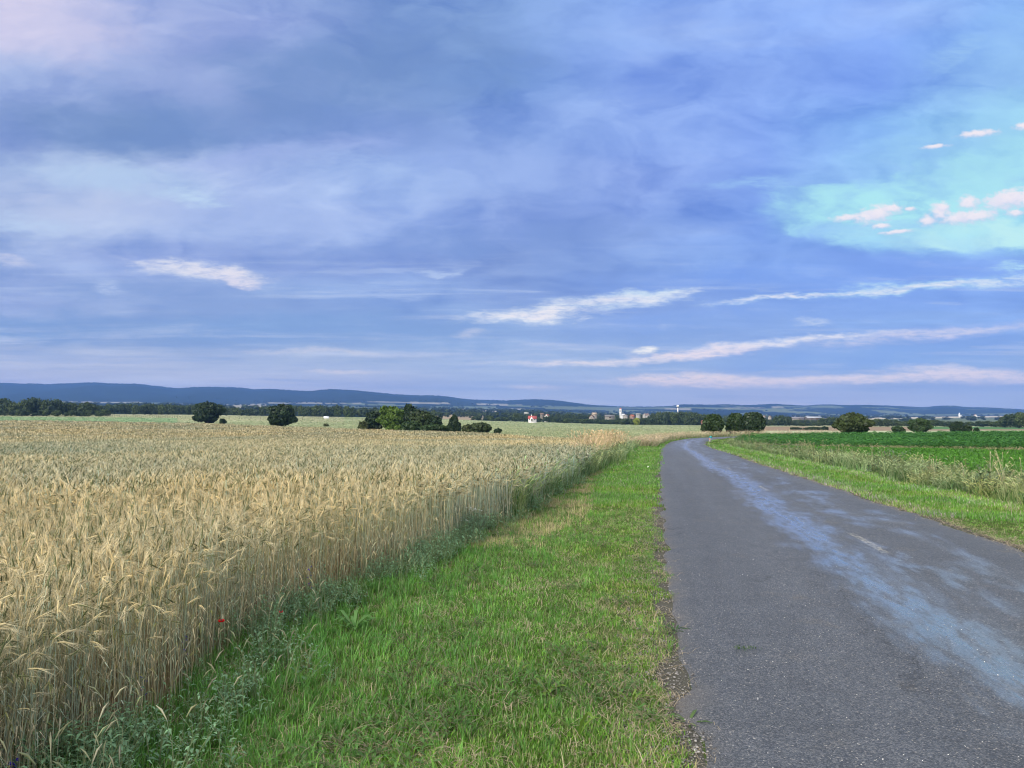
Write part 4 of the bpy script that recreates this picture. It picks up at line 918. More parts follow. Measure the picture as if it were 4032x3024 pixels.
# ------------------------------------------------------------------ trees
def crown_mesh(w, h, seed, nleaf, ls, col, lobes=None, low=0.02, spread=1.0, core=True, dpt=None):
    """leaf cards over an uneven cluster of lobes; w, h in metres, base at z = 0"""
    r = np.random.default_rng(seed); dpt = w if dpt is None else dpt
    if lobes is None:
        lobes = [(0, 0, .52, .40, .44)]
        for i in range(20):
            a = r.random() * 6.28; zz_ = r.uniform(.16, .82); rad = .36 * math.sqrt(max(0, 1 - ((zz_ - .45) / .55) ** 2)) * r.uniform(.7, 1.2)
            lobes.append((rad * math.cos(a), rad * math.sin(a), zz_, r.uniform(.08, .21), r.uniform(.07, .18)))
    Lb = np.array(lobes); vol = Lb[:, 3] ** 2 + Lb[:, 3] * Lb[:, 4]; pk = r.choice(len(Lb), nleaf, p=vol / vol.sum())
    d = r.standard_normal((nleaf, 3)); d /= np.linalg.norm(d, axis=1)[:, None]
    rad = (r.random(nleaf) ** .33) * (1 + .10 * r.standard_normal(nleaf))
    rad = np.where(r.random(nleaf) < .7, .82 + .24 * r.random(nleaf), rad)
    P = Lb[pk, :3] + d * rad[:, None] * Lb[pk][:, [3, 3, 4]]
    P = P * np.array([w, dpt, h]); keep = P[:, 2] > low * h; P = P[keep]; d = d[keep]; pk = pk[keep]; n = len(P)
    P[:, 2] = np.minimum(P[:, 2], h * 1.02)
    nm = d + .75 * r.standard_normal((n, 3)); nm /= np.linalg.norm(nm, axis=1)[:, None]
    a = np.cross(nm, r.standard_normal((n, 3))); a /= np.linalg.norm(a, axis=1)[:, None] + 1e-9; b = np.cross(nm, a)
    s = ls * r.uniform(.6, 1.4, n)[:, None]
    Q = np.stack([P - a * s, P + b * s * .7, P + a * s, P - b * s * .7], 1).reshape(-1, 3)
    ix = np.arange(n)[:, None] * 4; F = np.vstack([ix + [0, 1, 2], ix + [0, 2, 3]])
    lc = np.array(col)[None] * (1 + .35 * (r.random((len(Lb), 1)) - .5))
    c = lc[pk] * r.uniform(.7, 1.35, (n, 1)); C = np.repeat(c, 4, 0)
    out = [(Q, F, C)]
    if core:
        for (x, y, z, rx, rz) in lobes:
            v, f = sphere((x * w, y * dpt, z * h), (rx * w * .62, rx * dpt * .62, rz * h * .62), 8, 6); v = v + r.standard_normal(v.shape) * .02 * w
            v[:, 2] = np.maximum(v[:, 2], .02 * h); out.append((v, f, np.ones((len(v), 3)) * np.array(col) * .9))
    return join(out)
def trunk_mesh(w, h, seed, th=0.5, n=1):
    r = random.Random(seed); m = MB()
    for k in range(n):
        x0 = (r.random() - .5) * w * .25 * (n > 1); t = max(.07, h * .03)
        P = [(x0, 0, -.1), (x0 * 1.2, 0, h * .2), (x0 * 1.4 + r.uniform(-.05, .05) * w, r.uniform(-.04, .04) * w, h * .45), (x0 + r.uniform(-.08, .08) * w, 0, h * .72)]
        m.add(*tube(P, [t * 1.3, t, t * .7, t * .25], 7, False), col=(.10, .08, .06))
        for i in range(5):
            a = r.random() * 6.28; z = h * r.uniform(.18, .5); q = np.array([x0, 0, z]); e = q + np.array([math.cos(a) * w * .3, math.sin(a) * w * .3, h * .25])
            m.add(*tube([q, (q + e) / 2 + np.array([0, 0, h * .03]), e], [t * .45, t * .3, t * .1], 5, False), col=(.10, .08, .06))
    return m
def hero_tree(name, label, cat, x0, x1, ytop, Y, col, seed, nleaf=3500, lobes=None, group=None, ls=None, low=.02, ntr=1, ybase=None, spread=1.0):
    px = (x0 + x1) / 2; X = at(px, Y); w = (x1 - x0) / FPX * Y; z = tz(X, Y)
    h = CAMZ + (HY - ytop) / FPX * Y - z
    o = empty(name, (X, Y, z)); tag(o, label, cat, group)
    V, F, C = crown_mesh(w, h, seed, nleaf, ls or (.017 * Y / 10 + .05), col, lobes, low)
    mesh_np('crown' if cat == 'tree' else 'foliage', V, F, C, M_LEAF, o)
    trunk_mesh(w, h, seed, n=ntr).build('trunk' if cat == 'tree' else 'stem', M_BARK, o)
    return o
DK, MD, LIME, BL, OLV = (.026, .048, .021), (.037, .068, .024), (.085, .145, .026), (.030, .060, .032), (.075, .095, .040)
GE = 'rounded trees and bushes standing at the edge of the cereal'
hero_tree('tree', 'dark round tree with a ragged crown, left one of two lone trees', 'tree', 764, 874, 1581, 268, DK, 1, group=GE, nleaf=5000)
hero_tree('bush', 'small dark bush low on the right foot of the left lone tree', 'bush', 868, 890, 1650, 262, DK, 2, 400)
hero_tree('tree', 'dark dome-shaped tree, right one of the two lone trees behind the cereal', 'tree', 1058, 1167, 1590, 214, DK, 3, group=GE, nleaf=5000)
hero_tree('bush', 'tiny bush in the pale meadow between the lone domed tree and the tree clump', 'bush', 1278, 1293, 1670, 240, OLV, 4, 200)
CL = 'trees and bushes of the clump left of centre'
hero_tree('bush', 'low brownish bush at the left end of the tree clump', 'bush', 1410, 1452, 1660, 178, OLV, 5, 900, group=CL)
hero_tree('tree', 'dark tree at the left end of the clump, beside the lime green tree', 'tree', 1436, 1516, 1617, 182, DK, 6, 3000, group=CL)
hero_tree('tree', 'bright lime green tree in the tree clump', 'tree', 1492, 1596, 1598, 176, LIME, 7, 5000, group=CL)
hero_tree('tree', 'tallest dark tree of the clump, right behind the lime green one', 'tree', 1574, 1652, 1590, 186, DK, 8, 3500, group=CL)
hero_tree('tree', 'broad dark green tree right of the tallest one in the clump', 'tree', 1606, 1702, 1613, 176, (.042, .066, .024), 9, 4000, group=CL)
hero_tree('bush', 'mid green bush in front of the broad dark tree of the clump', 'bush', 1576, 1660, 1656, 168, MD, 10, 1800, group=CL)
hero_tree('tree', 'smaller tree with a pointed crown right of the broad dark tree in the clump', 'tree', 1672, 1746, 1636, 172, DK, 11, 2500, group=CL)
hero_tree('bush', 'low hedge-like bush between the clump and the conical tree', 'bush', 1660, 1770, 1670, 164, MD, 12, 2200, group=CL)
cone = [(0, 0, .25, .40, .24), (.03, 0, .45, .34, .2), (-.02, 0, .64, .26, .18), (.02, .02, .8, .17, .14), (0, 0, .92, .08, .08), (.2, .1, .3, .2, .15), (-.22, 0, .32, .2, .16)]
hero_tree('tree', 'conical dark tree standing just right of the clump', 'tree', 1756, 1820, 1633, 162, DK, 13, 2600, lobes=cone, group=CL)
hero_tree('bush', 'small open bush right of the conical tree', 'bush', 1822, 1856, 1671, 160, OLV, 14, 800, group=CL)
hero_tree('bush', 'wide low bush with thin twigs right of the conical tree', 'bush', 1850, 1942, 1664, 158, (.055, .08, .032), 15, 2200, group=CL)
hero_tree('bush', 'smallest rounded bush at the right end of the clump', 'bush', 1944, 1972, 1688, 152, DK, 16, 500, group=CL)
RB = 'trees standing on the road bend'
gap = [(0, 0, .56, .40, .40), (-.05, 0, .25, .30, .25), (-.3, 0, .42, .2, .2), (.28, 0, .5, .2, .22), (.1, 0, .8, .25, .17), (-.15, 0, .78, .2, .17), (-.42, 0, .28, .12, .1), (.05, .2, .5, .25, .3), (.1, -.2, .45, .28, .3), (-.25, 0, .62, .2, .16)]
hero_tree('tree', 'bushy dark tree beside the road bend, leftmost of the three', 'tree', 2764, 2850, 1630, 128, MD, 17, 5500, lobes=gap, group=RB, ntr=2)
hero_tree('tree', 'middle tree of the three on the road bend, with a narrow foot', 'tree', 2860, 2930, 1626, 131, MD, 18, 5000, lobes=gap, group=RB)
hero_tree('tree', 'dark spreading tree at the right of the three on the road bend', 'tree', 2912, 3014, 1623, 129, DK, 19, 6000, lobes=gap, group=RB, ntr=2)
RF = 'lone trees and bushes behind the row crop'
hero_tree('tree', 'large rounded tree with a lopsided crown behind the dark green row crop', 'tree', 3288, 3424, 1624, 140, (.055, .080, .028), 20, 6000, group=RF)
hero_tree('bush', 'low flat bush right of the large rounded tree behind the row crop', 'bush', 3510, 3558, 1679, 180, MD, 21, 900, group=RF)
hero_tree('tree', 'leaning medium tree behind the row crop, near the low flat bush', 'tree', 3578, 3662, 1647, 168, MD, 22, 3200, group=RF)
hero_tree('tree', 'small upright tree with a round bush at its right side', 'tree', 3742, 3784, 1661, 190, DK, 23, 1500, group=RF)
hero_tree('bush', 'round bush standing right beside the small upright tree', 'bush', 3782, 3822, 1677, 188, DK, 24, 1200, group=RF)
hero_tree('bush', 'tiny bush alone right of the round bush in the far field', 'bush', 3834, 3850, 1686, 210, DK, 25, 300, group=RF)
hero_tree('hedge', 'long low dark hedge in the brown field beyond the row crop', 'hedge', 3166, 3246, 1685, 330, DK, 26, 1500)
hero_tree('bush', 'taller bush at the right end of the long low hedge', 'bush', 3236, 3258, 1682, 328, DK, 27, 500)
hero_tree('bush', 'three-humped small bush left of the long low hedge in the brown field', 'bush', 3112, 3152, 1686, 335, DK, 28, 600)
hero_tree('tree', 'yellow green tree standing out of the dark tree line below the church', 'tree', 2494, 2518, 1646, 585, (.26, .30, .05), 29, 900, ls=.8)

# far trees: a handful of crowns, each tree an object of its own
FT = []; FTA = []
for i in range(10):
    V, F, C = crown_mesh(1.0, 1.0, 700 + i, 620, .052, (.040 + .012 * (i % 3), .066 + .014 * (i % 3), .030), low=.0)
    o = mesh_np('tree', V, F, C, M_LEAF); FT.append(o.data); FTA.append((V, F, C)); bpy.data.objects.remove(o)
def far_tree(mesh, X, Y, w, h, label, group, name='tree', cat='tree'):
    o = bpy.data.objects.new(name, mesh); sc.collection.objects.link(o); o.location = (X, Y, tz(X, Y) - .02 * h); o.scale = (w, w, h * 1.04); o.rotation_euler = (0, 0, rng.random() * 6.28)
    tag(o, label, cat, group); return o
def tree_line(n, x0, x1, tops, Y0, Y1, wm, label, group, jt=5, name='tree', cat='tree', mass=None):
    acc = []
    tx = [p[0] for p in tops]; ty = [p[1] for p in tops]
    for i in range(n):
        px = x0 + (x1 - x0) * (i + rng.random() * .9) / n; Y = Y0 + (Y1 - Y0) * rng.random(); X = at(px, Y); z = tz(X, Y)
        yt = np.interp(px, tx, ty) + abs(rng.normal(0, jt)) * (1 if rng.random() < .8 else -.3)
        h = max(2.2, CAMZ + (HY - yt) / FPX * Y - z); w = wm / FPX * Y * rng.uniform(.75, 1.3)
        if mass: acc.append((X, Y, z - .02 * h, rng.random() * 6.28, w, h))
        else: far_tree(FT[rng.integers(0, 10)], X, Y, w, h, label, group, name, cat)
    if mass:
        A = np.array(acc).T; tag(mesh_np('woodland', *tile(FTA, A[0], A[1], A[2], A[3], A[4], None, None, scz=A[5]), M_LEAF), label, 'woodland', kind='stuff')
tree_line(34, -60, 425, [(-260, 1566), (100, 1566), (180, 1562), (230, 1572), (300, 1580), (345, 1578), (400, 1600), (425, 1618)], 430, 490, 46, 'dark tree in the near wood along the left edge of the picture', 'trees of the near wood at left', 7)
tree_line(20, -60, 415, [(-200, 1608), (150, 1610), (415, 1616)], 420, 432, 30, 'low tree at the foot of the near wood at left', 'low trees at the foot of the left wood', 6, 'bush', 'bush')  # low trees of the wood, filed under the bush name and category
tree_line(58, 400, 1400, [(400, 1588), (520, 1588), (640, 1586), (760, 1591), (860, 1594), (960, 1606), (1050, 1602), (1110, 1594), (1300, 1592), (1400, 1594)], 560, 640, 34, 'dark tree of the long wood behind the fenced meadow', 'trees of the long wood behind the meadow', 4)
tree_line(26, 1300, 1740, [(1300, 1596), (1500, 1602), (1600, 1602), (1720, 1614), (1740, 1618)], 640, 720, 30, 'dark wood seen above the clump left of centre', 'trees of the wood behind the clump', 4, mass=True)
tree_line(24, 1700, 2080, [(1700, 1618), (1850, 1620), (2000, 1620), (2080, 1624)], 980, 1100, 22, 'strip of wood beyond the brown field', 'trees beyond the brown field', 3, mass=True)
tree_line(22, 1850, 2200, [(1850, 1636), (1950, 1636), (2080, 1640), (2200, 1638)], 610, 680, 26, 'garden tree around the red-roofed house and the white gabled house', 'trees at the left end of the village', 5)
tree_line(28, 2010, 2330, [(2010, 1625), (2150, 1624), (2330, 1628)], 760, 900, 24, 'trees among the village houses behind the red-roofed house', 'trees between the village houses', 4, mass=True)
tree_line(14, 2195, 2330, [(2195, 1646), (2330, 1648)], 600, 640, 30, 'dark garden tree at the meadow edge in front of the village', 'trees at the meadow edge', 5)
tree_line(12, 2330, 2440, [(2330, 1630), (2440, 1630)], 900, 980, 22, 'trees behind the houses left of the church', 'trees left of the church', 4, mass=True)
tree_line(20, 2290, 2440, [(2290, 1649), (2440, 1650)], 625, 655, 24, 'row of dark shrubs in front of the houses left of the church', 'shrubs in front of the houses', 2, mass=True)
tree_line(7, 2352, 2430, [(2352, 1656), (2430, 1656)], 590, 610, 26, 'low shrub at the meadow edge below the church', 'low shrubs below the church', 2)
tree_line(22, 2430, 2560, [(2430, 1648), (2460, 1644), (2560, 1646)], 590, 640, 30, 'dark tree of the tree line right below the church', 'trees below the church', 4)
tree_line(16, 2450, 2620, [(2450, 1628), (2550, 1624), (2575, 1618), (2620, 1622)], 820, 900, 24, 'trees behind the houses right of the church', 'trees right of the church', 4, mass=True)
tree_line(34, 2550, 2790, [(2550, 1640), (2600, 1622), (2620, 1618), (2740, 1620), (2790, 1634)], 600, 680, 34, 'tall dark tree of the wood below the water tower', 'trees of the wood below the water tower', 5)
tree_line(16, 2730, 3010, [(2730, 1628), (2790, 1636), (3010, 1636)], 620, 700, 34, 'wood behind the three trees on the road bend', 'trees behind the road bend', 5, mass=True)
tree_line(8, 3005, 3050, [(3005, 1648), (3050, 1648)], 560, 600, 24, 'tree in front of the small white gabled houses', 'trees below the white gables', 4)
tree_line(7, 3050, 3112, [(3050, 1636), (3080, 1631), (3112, 1640)], 545, 575, 40, 'broad pale green tree right of the small white gabled houses', 'broad trees right of the white gables', 3)
tree_line(14, 3110, 3235, [(3110, 1660), (3235, 1662)], 540, 580, 22, 'low shrub below the long barn', 'shrubs below the long barn', 4)
tree_line(18, 3110, 3235, [(3110, 1650), (3235, 1650)], 760, 840, 16, 'small greyish orchard in front of the long barn', 'orchard trees by the long barn', 1, mass=True)
tree_line(10, 3235, 3310, [(3235, 1644), (3310, 1641)], 545, 590, 34, 'dark green tree between the long barn and the large rounded tree', 'trees right of the long barn', 3)
tree_line(20, 3400, 3660, [(3400, 1654), (3480, 1645), (3510, 1648), (3530, 1656), (3660, 1656)], 490, 540, 28, 'dark tree of the row behind the brown field', 'trees behind the brown field', 3)
tree_line(22, 3655, 3930, [(3655, 1652), (3700, 1650), (3740, 1656), (3800, 1660), (3850, 1654), (3880, 1656), (3930, 1664)], 490, 540, 26, 'dark tree of the row along the green field at right', 'trees along the green field at right', 4)
tree_line(20, 3940, 4140, [(3940, 1634), (3980, 1626), (4020, 1620), (4300, 1620)], 400, 500, 46, 'dark tree of the wood at the right edge of the picture', 'trees of the right edge wood', 8)
# distant hedges and copses on the slopes, read as a mass
X, Y = scat(2600, 1150, 5200, -36, 38, 1.2); u, v = proj(X, Y, terrain(X, Y)); dn = fbm(X / 190, Y / 330, 77)
k = (dn > .52) & (v < 1660); X, Y = X[k], Y[k]; n = len(X)
pr = [crown_mesh(1.0, 1.0, 800 + i, 46, .15, (.04, .065, .035), core=True) for i in range(5)]
copse = mesh_np('distant_copses', *tile(pr, X, Y, terrain(X, Y) - .5, U(n, 0, 6.28), U(n, 12, 26), None, np.ones((n, 3)) * U(n, .8, 1.2)[:, None], scz=U(n, 7, 12)), M_LEAF)
tag(copse, 'distant hedges and copses between the fields in front of the hills', 'woodland', kind='stuff')
# tree tops on the hill skyline
X = U(2600, -4300, 4900); Y = U(2600, 6500, 7050); n = len(X)
skt = mesh_np('hill_woods', *tile(pr, X, Y, terrain(X, Y) - 3, U(n, 0, 6.28), U(n, 22, 46), None, np.ones((n, 3)), scz=U(n, 7, 13)), M_LEAF)
tag(skt, 'woods covering the crest of the blue hills', 'woodland', kind='stuff')

# ------------------------------------------------------------------ buildings
def gable(w, d, h, rh, over=.35):
    """walls with gables at +-x ends"""
    V = [(-w/2, -d/2, 0), (w/2, -d/2, 0), (w/2, d/2, 0), (-w/2, d/2, 0), (-w/2, -d/2, h), (w/2, -d/2, h), (w/2, d/2, h), (-w/2, d/2, h), (-w/2, 0, h + rh), (w/2, 0, h + rh)]
    F = [(0, 1, 5), (0, 5, 4), (2, 3, 7), (2, 7, 6), (1, 2, 6), (1, 6, 5), (5, 6, 9), (3, 0, 4), (3, 4, 7), (4, 8, 7)]
    return np.array(V, float), np.array(F)
def roof_slabs(w, d, h, rh, o=.35, t=.18):
    m = []; L = math.hypot(d / 2, rh)
    for s in (-1, 1):
        e = np.array([0, s * (d / 2), -rh]) / L; n_ = np.array([0, s * rh, d / 2]) / L
        top = np.array([0, 0, h + rh]) + n_ * .03; bot = np.array([0, s * d / 2, h]) + e * o + n_ * .03
        P = []
        for x in (-w / 2 - o, w / 2 + o):
            for q in (top, bot):
                for k_ in (0, t): P.append(q + np.array([x, 0, 0]) + n_ * k_)
        F = [(0, 1, 3, 2), (4, 6, 7, 5), (1, 5, 7, 3), (0, 2, 6, 4), (2, 3, 7, 6), (0, 4, 5, 1)]
        m.append((np.array(P), np.array(F)))
    return m
def win(m, x, y, z, w, h, ax, col=(.05, .06, .08)):
    m.add(*box((x, y, z), ((w / 2, .05, h / 2) if ax == 'y' else (.05, w / 2, h / 2))), col=col)
def house(name, label, px, Y, w, d, h, rh, rot, wall=(.75, .73, .70), roof=(.30, .10, .07), wins=(), doors=(), chim=None, group=None, cat='house', dz=0.0, ybase=None):
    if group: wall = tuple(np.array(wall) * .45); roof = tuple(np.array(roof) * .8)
    X = at(px, Y); z = tz(X, Y) + dz
    if ybase is not None: z = CAMZ + (HY - ybase) / FPX * Y
    o = empty(name, (X, Y, z), R(rot)); tag(o, label, cat, group)
    V, F = gable(w, d, h, rh); V[:4, 2] -= 3.0 if ybase else .3
    MB().add(V, F, wall).build('wall', M_WALL, o)
    m = MB()
    for P, Fq in roof_slabs(w, d, h, rh): m.add(P, Fq, roof)
    rf = m.build('roof', M_ROOF, o)
    if chim is not None:
        c = MB().add(*box((chim, .6, h + rh + .25), (.3, .3, .8)), col=wall).build('chimney', M_WALL, rf)
    for (x, y, zc, ww, hh, ax) in wins:
        mm = MB(); mm.add(*box((x, y, zc), ((ww / 2 + .1, .06, hh / 2 + .1) if ax == 'y' else (.06, ww / 2 + .1, hh / 2 + .1))), col=(.7, .7, .68))
        wo_ = mm.build('window', M_WALL, o); g = MB(); win(g, x + (.03 * np.sign(x) if ax == 'x' else 0), y + (.03 * np.sign(y) if ax == 'y' else 0), zc, ww, hh, ax); g.build('pane', M_GLASS, wo_)
    for (x, y, zc, ww, hh, ax) in doors: g = MB(); win(g, x, y, zc, ww, hh, ax, (.10, .07, .05)); g.build('door', M_WOOD, o)
    return o
# red-roofed house with a white gabled porch
hs_ = house('house', 'white house with a red roof and a gabled porch at the meadow edge', 2096, 566, 5.9, 4.4, 1.5, 2.0, 4, (.78, .76, .78), (.38, .09, .09), wins=[(1.5, -2.2, .8, .8, .8, 'y'), (-2.3, -2.2, .8, .6, .8, 'y')], chim=-.6, ybase=1656)
pV, pF = gable(1.8, 1.9, 1.6, 1.5); pV = pV[:, [1, 0, 2]] + np.array([-.9, -2.6, 0]); MB().add(pV, pF[:, ::-1], (.8, .76, .78)).build('porch', M_WALL, hs_)
g = MB(); g.add(*box((-.75, -3.52, .75), (.5, .05, .7)), col=(.05, .04, .04)); g.build('door', M_WOOD, hs_)
house('house', 'tall white gabled house with attic windows, right of the red-roofed house', 2154, 700, 6, 3.6, 2.6, 1.8, 72, (.86, .85, .84), (.24, .10, .07), wins=[(-3.0, -.7, 2.9, .6, .6, 'x'), (-3.0, .7, 2.9, .6, .6, 'x'), (-3.0, 0, 1.3, .7, .8, 'x')], ybase=1649)
VH = 'small village houses among the trees'
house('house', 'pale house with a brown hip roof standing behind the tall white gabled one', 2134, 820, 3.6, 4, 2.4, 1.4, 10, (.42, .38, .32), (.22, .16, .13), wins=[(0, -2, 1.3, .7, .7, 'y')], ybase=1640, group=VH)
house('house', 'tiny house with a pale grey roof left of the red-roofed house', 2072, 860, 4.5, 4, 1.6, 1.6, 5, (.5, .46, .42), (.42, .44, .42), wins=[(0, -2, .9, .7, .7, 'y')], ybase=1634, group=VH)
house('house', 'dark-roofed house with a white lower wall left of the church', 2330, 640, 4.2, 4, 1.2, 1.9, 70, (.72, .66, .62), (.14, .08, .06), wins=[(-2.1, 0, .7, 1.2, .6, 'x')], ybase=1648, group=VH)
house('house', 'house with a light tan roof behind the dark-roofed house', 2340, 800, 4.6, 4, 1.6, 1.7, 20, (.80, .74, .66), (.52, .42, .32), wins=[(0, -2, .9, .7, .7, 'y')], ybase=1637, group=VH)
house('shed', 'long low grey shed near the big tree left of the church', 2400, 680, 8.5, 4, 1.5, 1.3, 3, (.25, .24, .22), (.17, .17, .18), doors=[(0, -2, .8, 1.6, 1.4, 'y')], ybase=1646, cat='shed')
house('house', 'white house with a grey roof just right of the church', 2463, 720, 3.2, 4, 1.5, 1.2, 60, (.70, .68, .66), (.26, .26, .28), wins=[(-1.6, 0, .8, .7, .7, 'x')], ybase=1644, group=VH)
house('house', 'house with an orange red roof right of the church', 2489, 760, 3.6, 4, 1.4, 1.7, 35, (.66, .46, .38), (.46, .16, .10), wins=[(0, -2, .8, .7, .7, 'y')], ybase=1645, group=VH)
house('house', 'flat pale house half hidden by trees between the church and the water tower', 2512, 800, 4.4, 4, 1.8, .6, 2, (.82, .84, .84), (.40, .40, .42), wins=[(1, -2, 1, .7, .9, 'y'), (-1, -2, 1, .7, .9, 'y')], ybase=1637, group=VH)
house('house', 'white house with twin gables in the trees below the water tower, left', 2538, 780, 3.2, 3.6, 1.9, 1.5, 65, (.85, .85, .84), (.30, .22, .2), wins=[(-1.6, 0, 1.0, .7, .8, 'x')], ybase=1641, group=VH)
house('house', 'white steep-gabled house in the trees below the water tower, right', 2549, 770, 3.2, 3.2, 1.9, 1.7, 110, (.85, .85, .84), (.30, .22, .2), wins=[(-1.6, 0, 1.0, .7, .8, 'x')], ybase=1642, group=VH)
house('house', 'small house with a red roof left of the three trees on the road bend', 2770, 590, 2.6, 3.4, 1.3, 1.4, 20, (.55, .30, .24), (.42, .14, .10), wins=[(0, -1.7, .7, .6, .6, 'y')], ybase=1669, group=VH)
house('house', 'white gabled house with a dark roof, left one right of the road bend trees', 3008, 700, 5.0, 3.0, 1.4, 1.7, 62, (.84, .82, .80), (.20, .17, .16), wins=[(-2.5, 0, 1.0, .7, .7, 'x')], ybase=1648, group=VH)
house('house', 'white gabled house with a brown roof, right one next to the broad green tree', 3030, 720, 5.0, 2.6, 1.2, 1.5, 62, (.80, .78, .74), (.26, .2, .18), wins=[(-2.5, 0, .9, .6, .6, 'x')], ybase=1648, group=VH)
house('barn', 'long low barn with a pale metal roof beyond the orchard', 3200, 880, 17.5, 9, 1.6, 1.7, 4, (.12, .11, .11), (.34, .37, .42), doors=[(-4, -4.5, .8, 2.4, 1.5, 'y'), (3, -4.5, .8, 2.4, 1.5, 'y')], cat='barn', ybase=1651)
house('barn', 'long barn with a dull grey roof left of the pale-roofed barn', 3136, 900, 15.5, 8, 1.2, 1.6, -3, (.22, .21, .20), (.20, .20, .22), doors=[(2, -4, .7, 2.2, 1.2, 'y')], cat='barn', ybase=1651)
house('farmhouse', 'tiny white farmhouse far off right of the slender spire', 3838, 2600, 9, 8, 5, 4, 80, (.8, .78, .75), (.35, .2, .15), wins=[(-4.5, 0, 3, 1.5, 1.5, 'x')], ybase=1642, cat='farmhouse')
house('tent', 'white angular tent roof beside the dark wood behind the fenced meadow', 1285, 480, 2.4, 2.6, .25, 1.05, 25, (.75, .78, .80), (.82, .86, .92), cat='tent', doors=[(-1.2, 0, .5, .7, .8, 'x')])
# church
def church():
    Y = 800.0; X = at(2446, Y); zb = CAMZ + (HY - 1641) / FPX * Y; s = Y / FPX
    o = empty('church', (X, Y, zb), R(8)); tag(o, 'white village church with a square tower and small red cap', 'church')
    W_ = (.66, .68, .70)
    m = MB(); m.add(*box((-.9, 0, 3.6), (1.05, 1.05, 4.6)), col=W_); m.add(*box((-.9, 0, 8.25), (1.2, 1.2, .12)), col=W_); m.add(*box((-.9, 0, 3.7), (1.15, 1.15, .1)), col=W_)
    tw = m.build('tower', M_WALL, o)
    m = MB(); P = np.array([(-1.2, -1.2, 0), (1.2, -1.2, 0), (1.2, 1.2, 0), (-1.2, 1.2, 0), (-.5, -.5, .7), (.5, -.5, .7), (.5, .5, .7), (-.5, .5, .7), (0, 0, 1.5)]) + np.array([-.9, 0, 8.38])
    F = [(0, 1, 5), (0, 5, 4), (1, 2, 6), (1, 6, 5), (2, 3, 7), (2, 7, 6), (3, 0, 4), (3, 4, 7), (4, 5, 8), (5, 6, 8), (6, 7, 8), (7, 4, 8)]
    m.add(P, np.array(F), (.45, .14, .10)); cap = m.build('tower_cap', M_ROOF, o)
    m = MB(); m.add(*box((-.9, 0, 10.2), (.05, .05, .5)), col=(.2, .2, .2)); m.add(*box((-.9, 0, 10.35), (.25, .04, .05)), col=(.2, .2, .2)); m.build('cross', M_PAINT, cap)
    for z in (6.2,):
        for (x, y, ax) in ((-.9, -1.07, 'y'), (-1.97, 0, 'x')): g = MB(); win(g, x, y, z, .55, 1.8, ax, (.07, .07, .09)); g.build('belfry_window', M_GLASS, o)
    V, F = gable(5.2, 3.6, 1.6, 1.5); V[:4, 2] -= 3; V = V + np.array([1.2, .4, 0]); MB().add(V, F, W_).build('nave', M_WALL, o)
    m = MB()
    for P, Fq in roof_slabs(5.2, 3.6, 1.6, 1.5): m.add(P + np.array([1.2, .4, 0]), Fq, (.66, .68, .70))
    m.build('roof', M_ROOF, o)
church()
def water_tower():
    Y = 1000.0; X = at(2668.5, Y); z = tz(X, Y); top = CAMZ + (HY - 1594.5) / FPX * Y
    o = empty('water_tower', (X, Y, z)); tag(o, 'white water tower with a round tank on a slim column above the dark wood', 'water tower')
    H = top - z; r = 1.75
    MB().add(*tube([(0, 0, 0), (0, 0, H * .5), (0, 0, H - 2 * r)], [.85, .72, .66], 16), col=(.78, .78, .80)).build('column', M_PAINT, o, True)
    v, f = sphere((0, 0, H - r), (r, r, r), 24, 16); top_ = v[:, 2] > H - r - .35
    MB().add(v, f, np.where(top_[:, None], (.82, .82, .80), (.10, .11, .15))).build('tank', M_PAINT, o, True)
    MB().add(*tube([(0, 0, H - .05), (0, 0, H + .5)], [.12, .08], 8), col=(.4, .4, .4)).build('vent', M_PAINT, o)
    MB().add(*tube([(0, 0, H - 2 * r - .3), (0, 0, H - 2 * r + .5)], [.7, 1.2], 16), col=(.15, .16, .2)).build('collar', M_PAINT, o, True)
water_tower()
def spire():
    Y = 2600.0; X = at(3776, Y); z = CAMZ + (HY - 1641) / FPX * Y
    o = empty('church', (X, Y, z), R(15)); tag(o, 'distant white church with a slender pointed spire in front of the blue hills', 'church')
    MB().add(*box((0, 0, 3), (2.0, 2.0, 5)), col=(.85, .87, .9)).build('tower', M_WALL, o)
    P = np.array([(-2.2, -2.2, 8), (2.2, -2.2, 8), (2.2, 2.2, 8), (-2.2, 2.2, 8), (0, 0, 15)]); MB().add(P, np.array([(0, 1, 4), (1, 2, 4), (2, 3, 4), (3, 0, 4), (0, 2, 1), (0, 3, 2)]), (.8, .84, .9)).build('spire', M_ROOF, o)
    V, F = gable(9, 6, 3, 3); V[:4, 2] -= 2; V[:, 0] += 4; MB().add(V, F, (.85, .86, .88)).build('nave', M_WALL, o)
    m = MB()
    for P, Fq in roof_slabs(9, 6, 3, 3): m.add(P + np.array([4, 0, 0]), Fq, (.6, .62, .66))
    m.build('roof', M_ROOF, o)
spire()
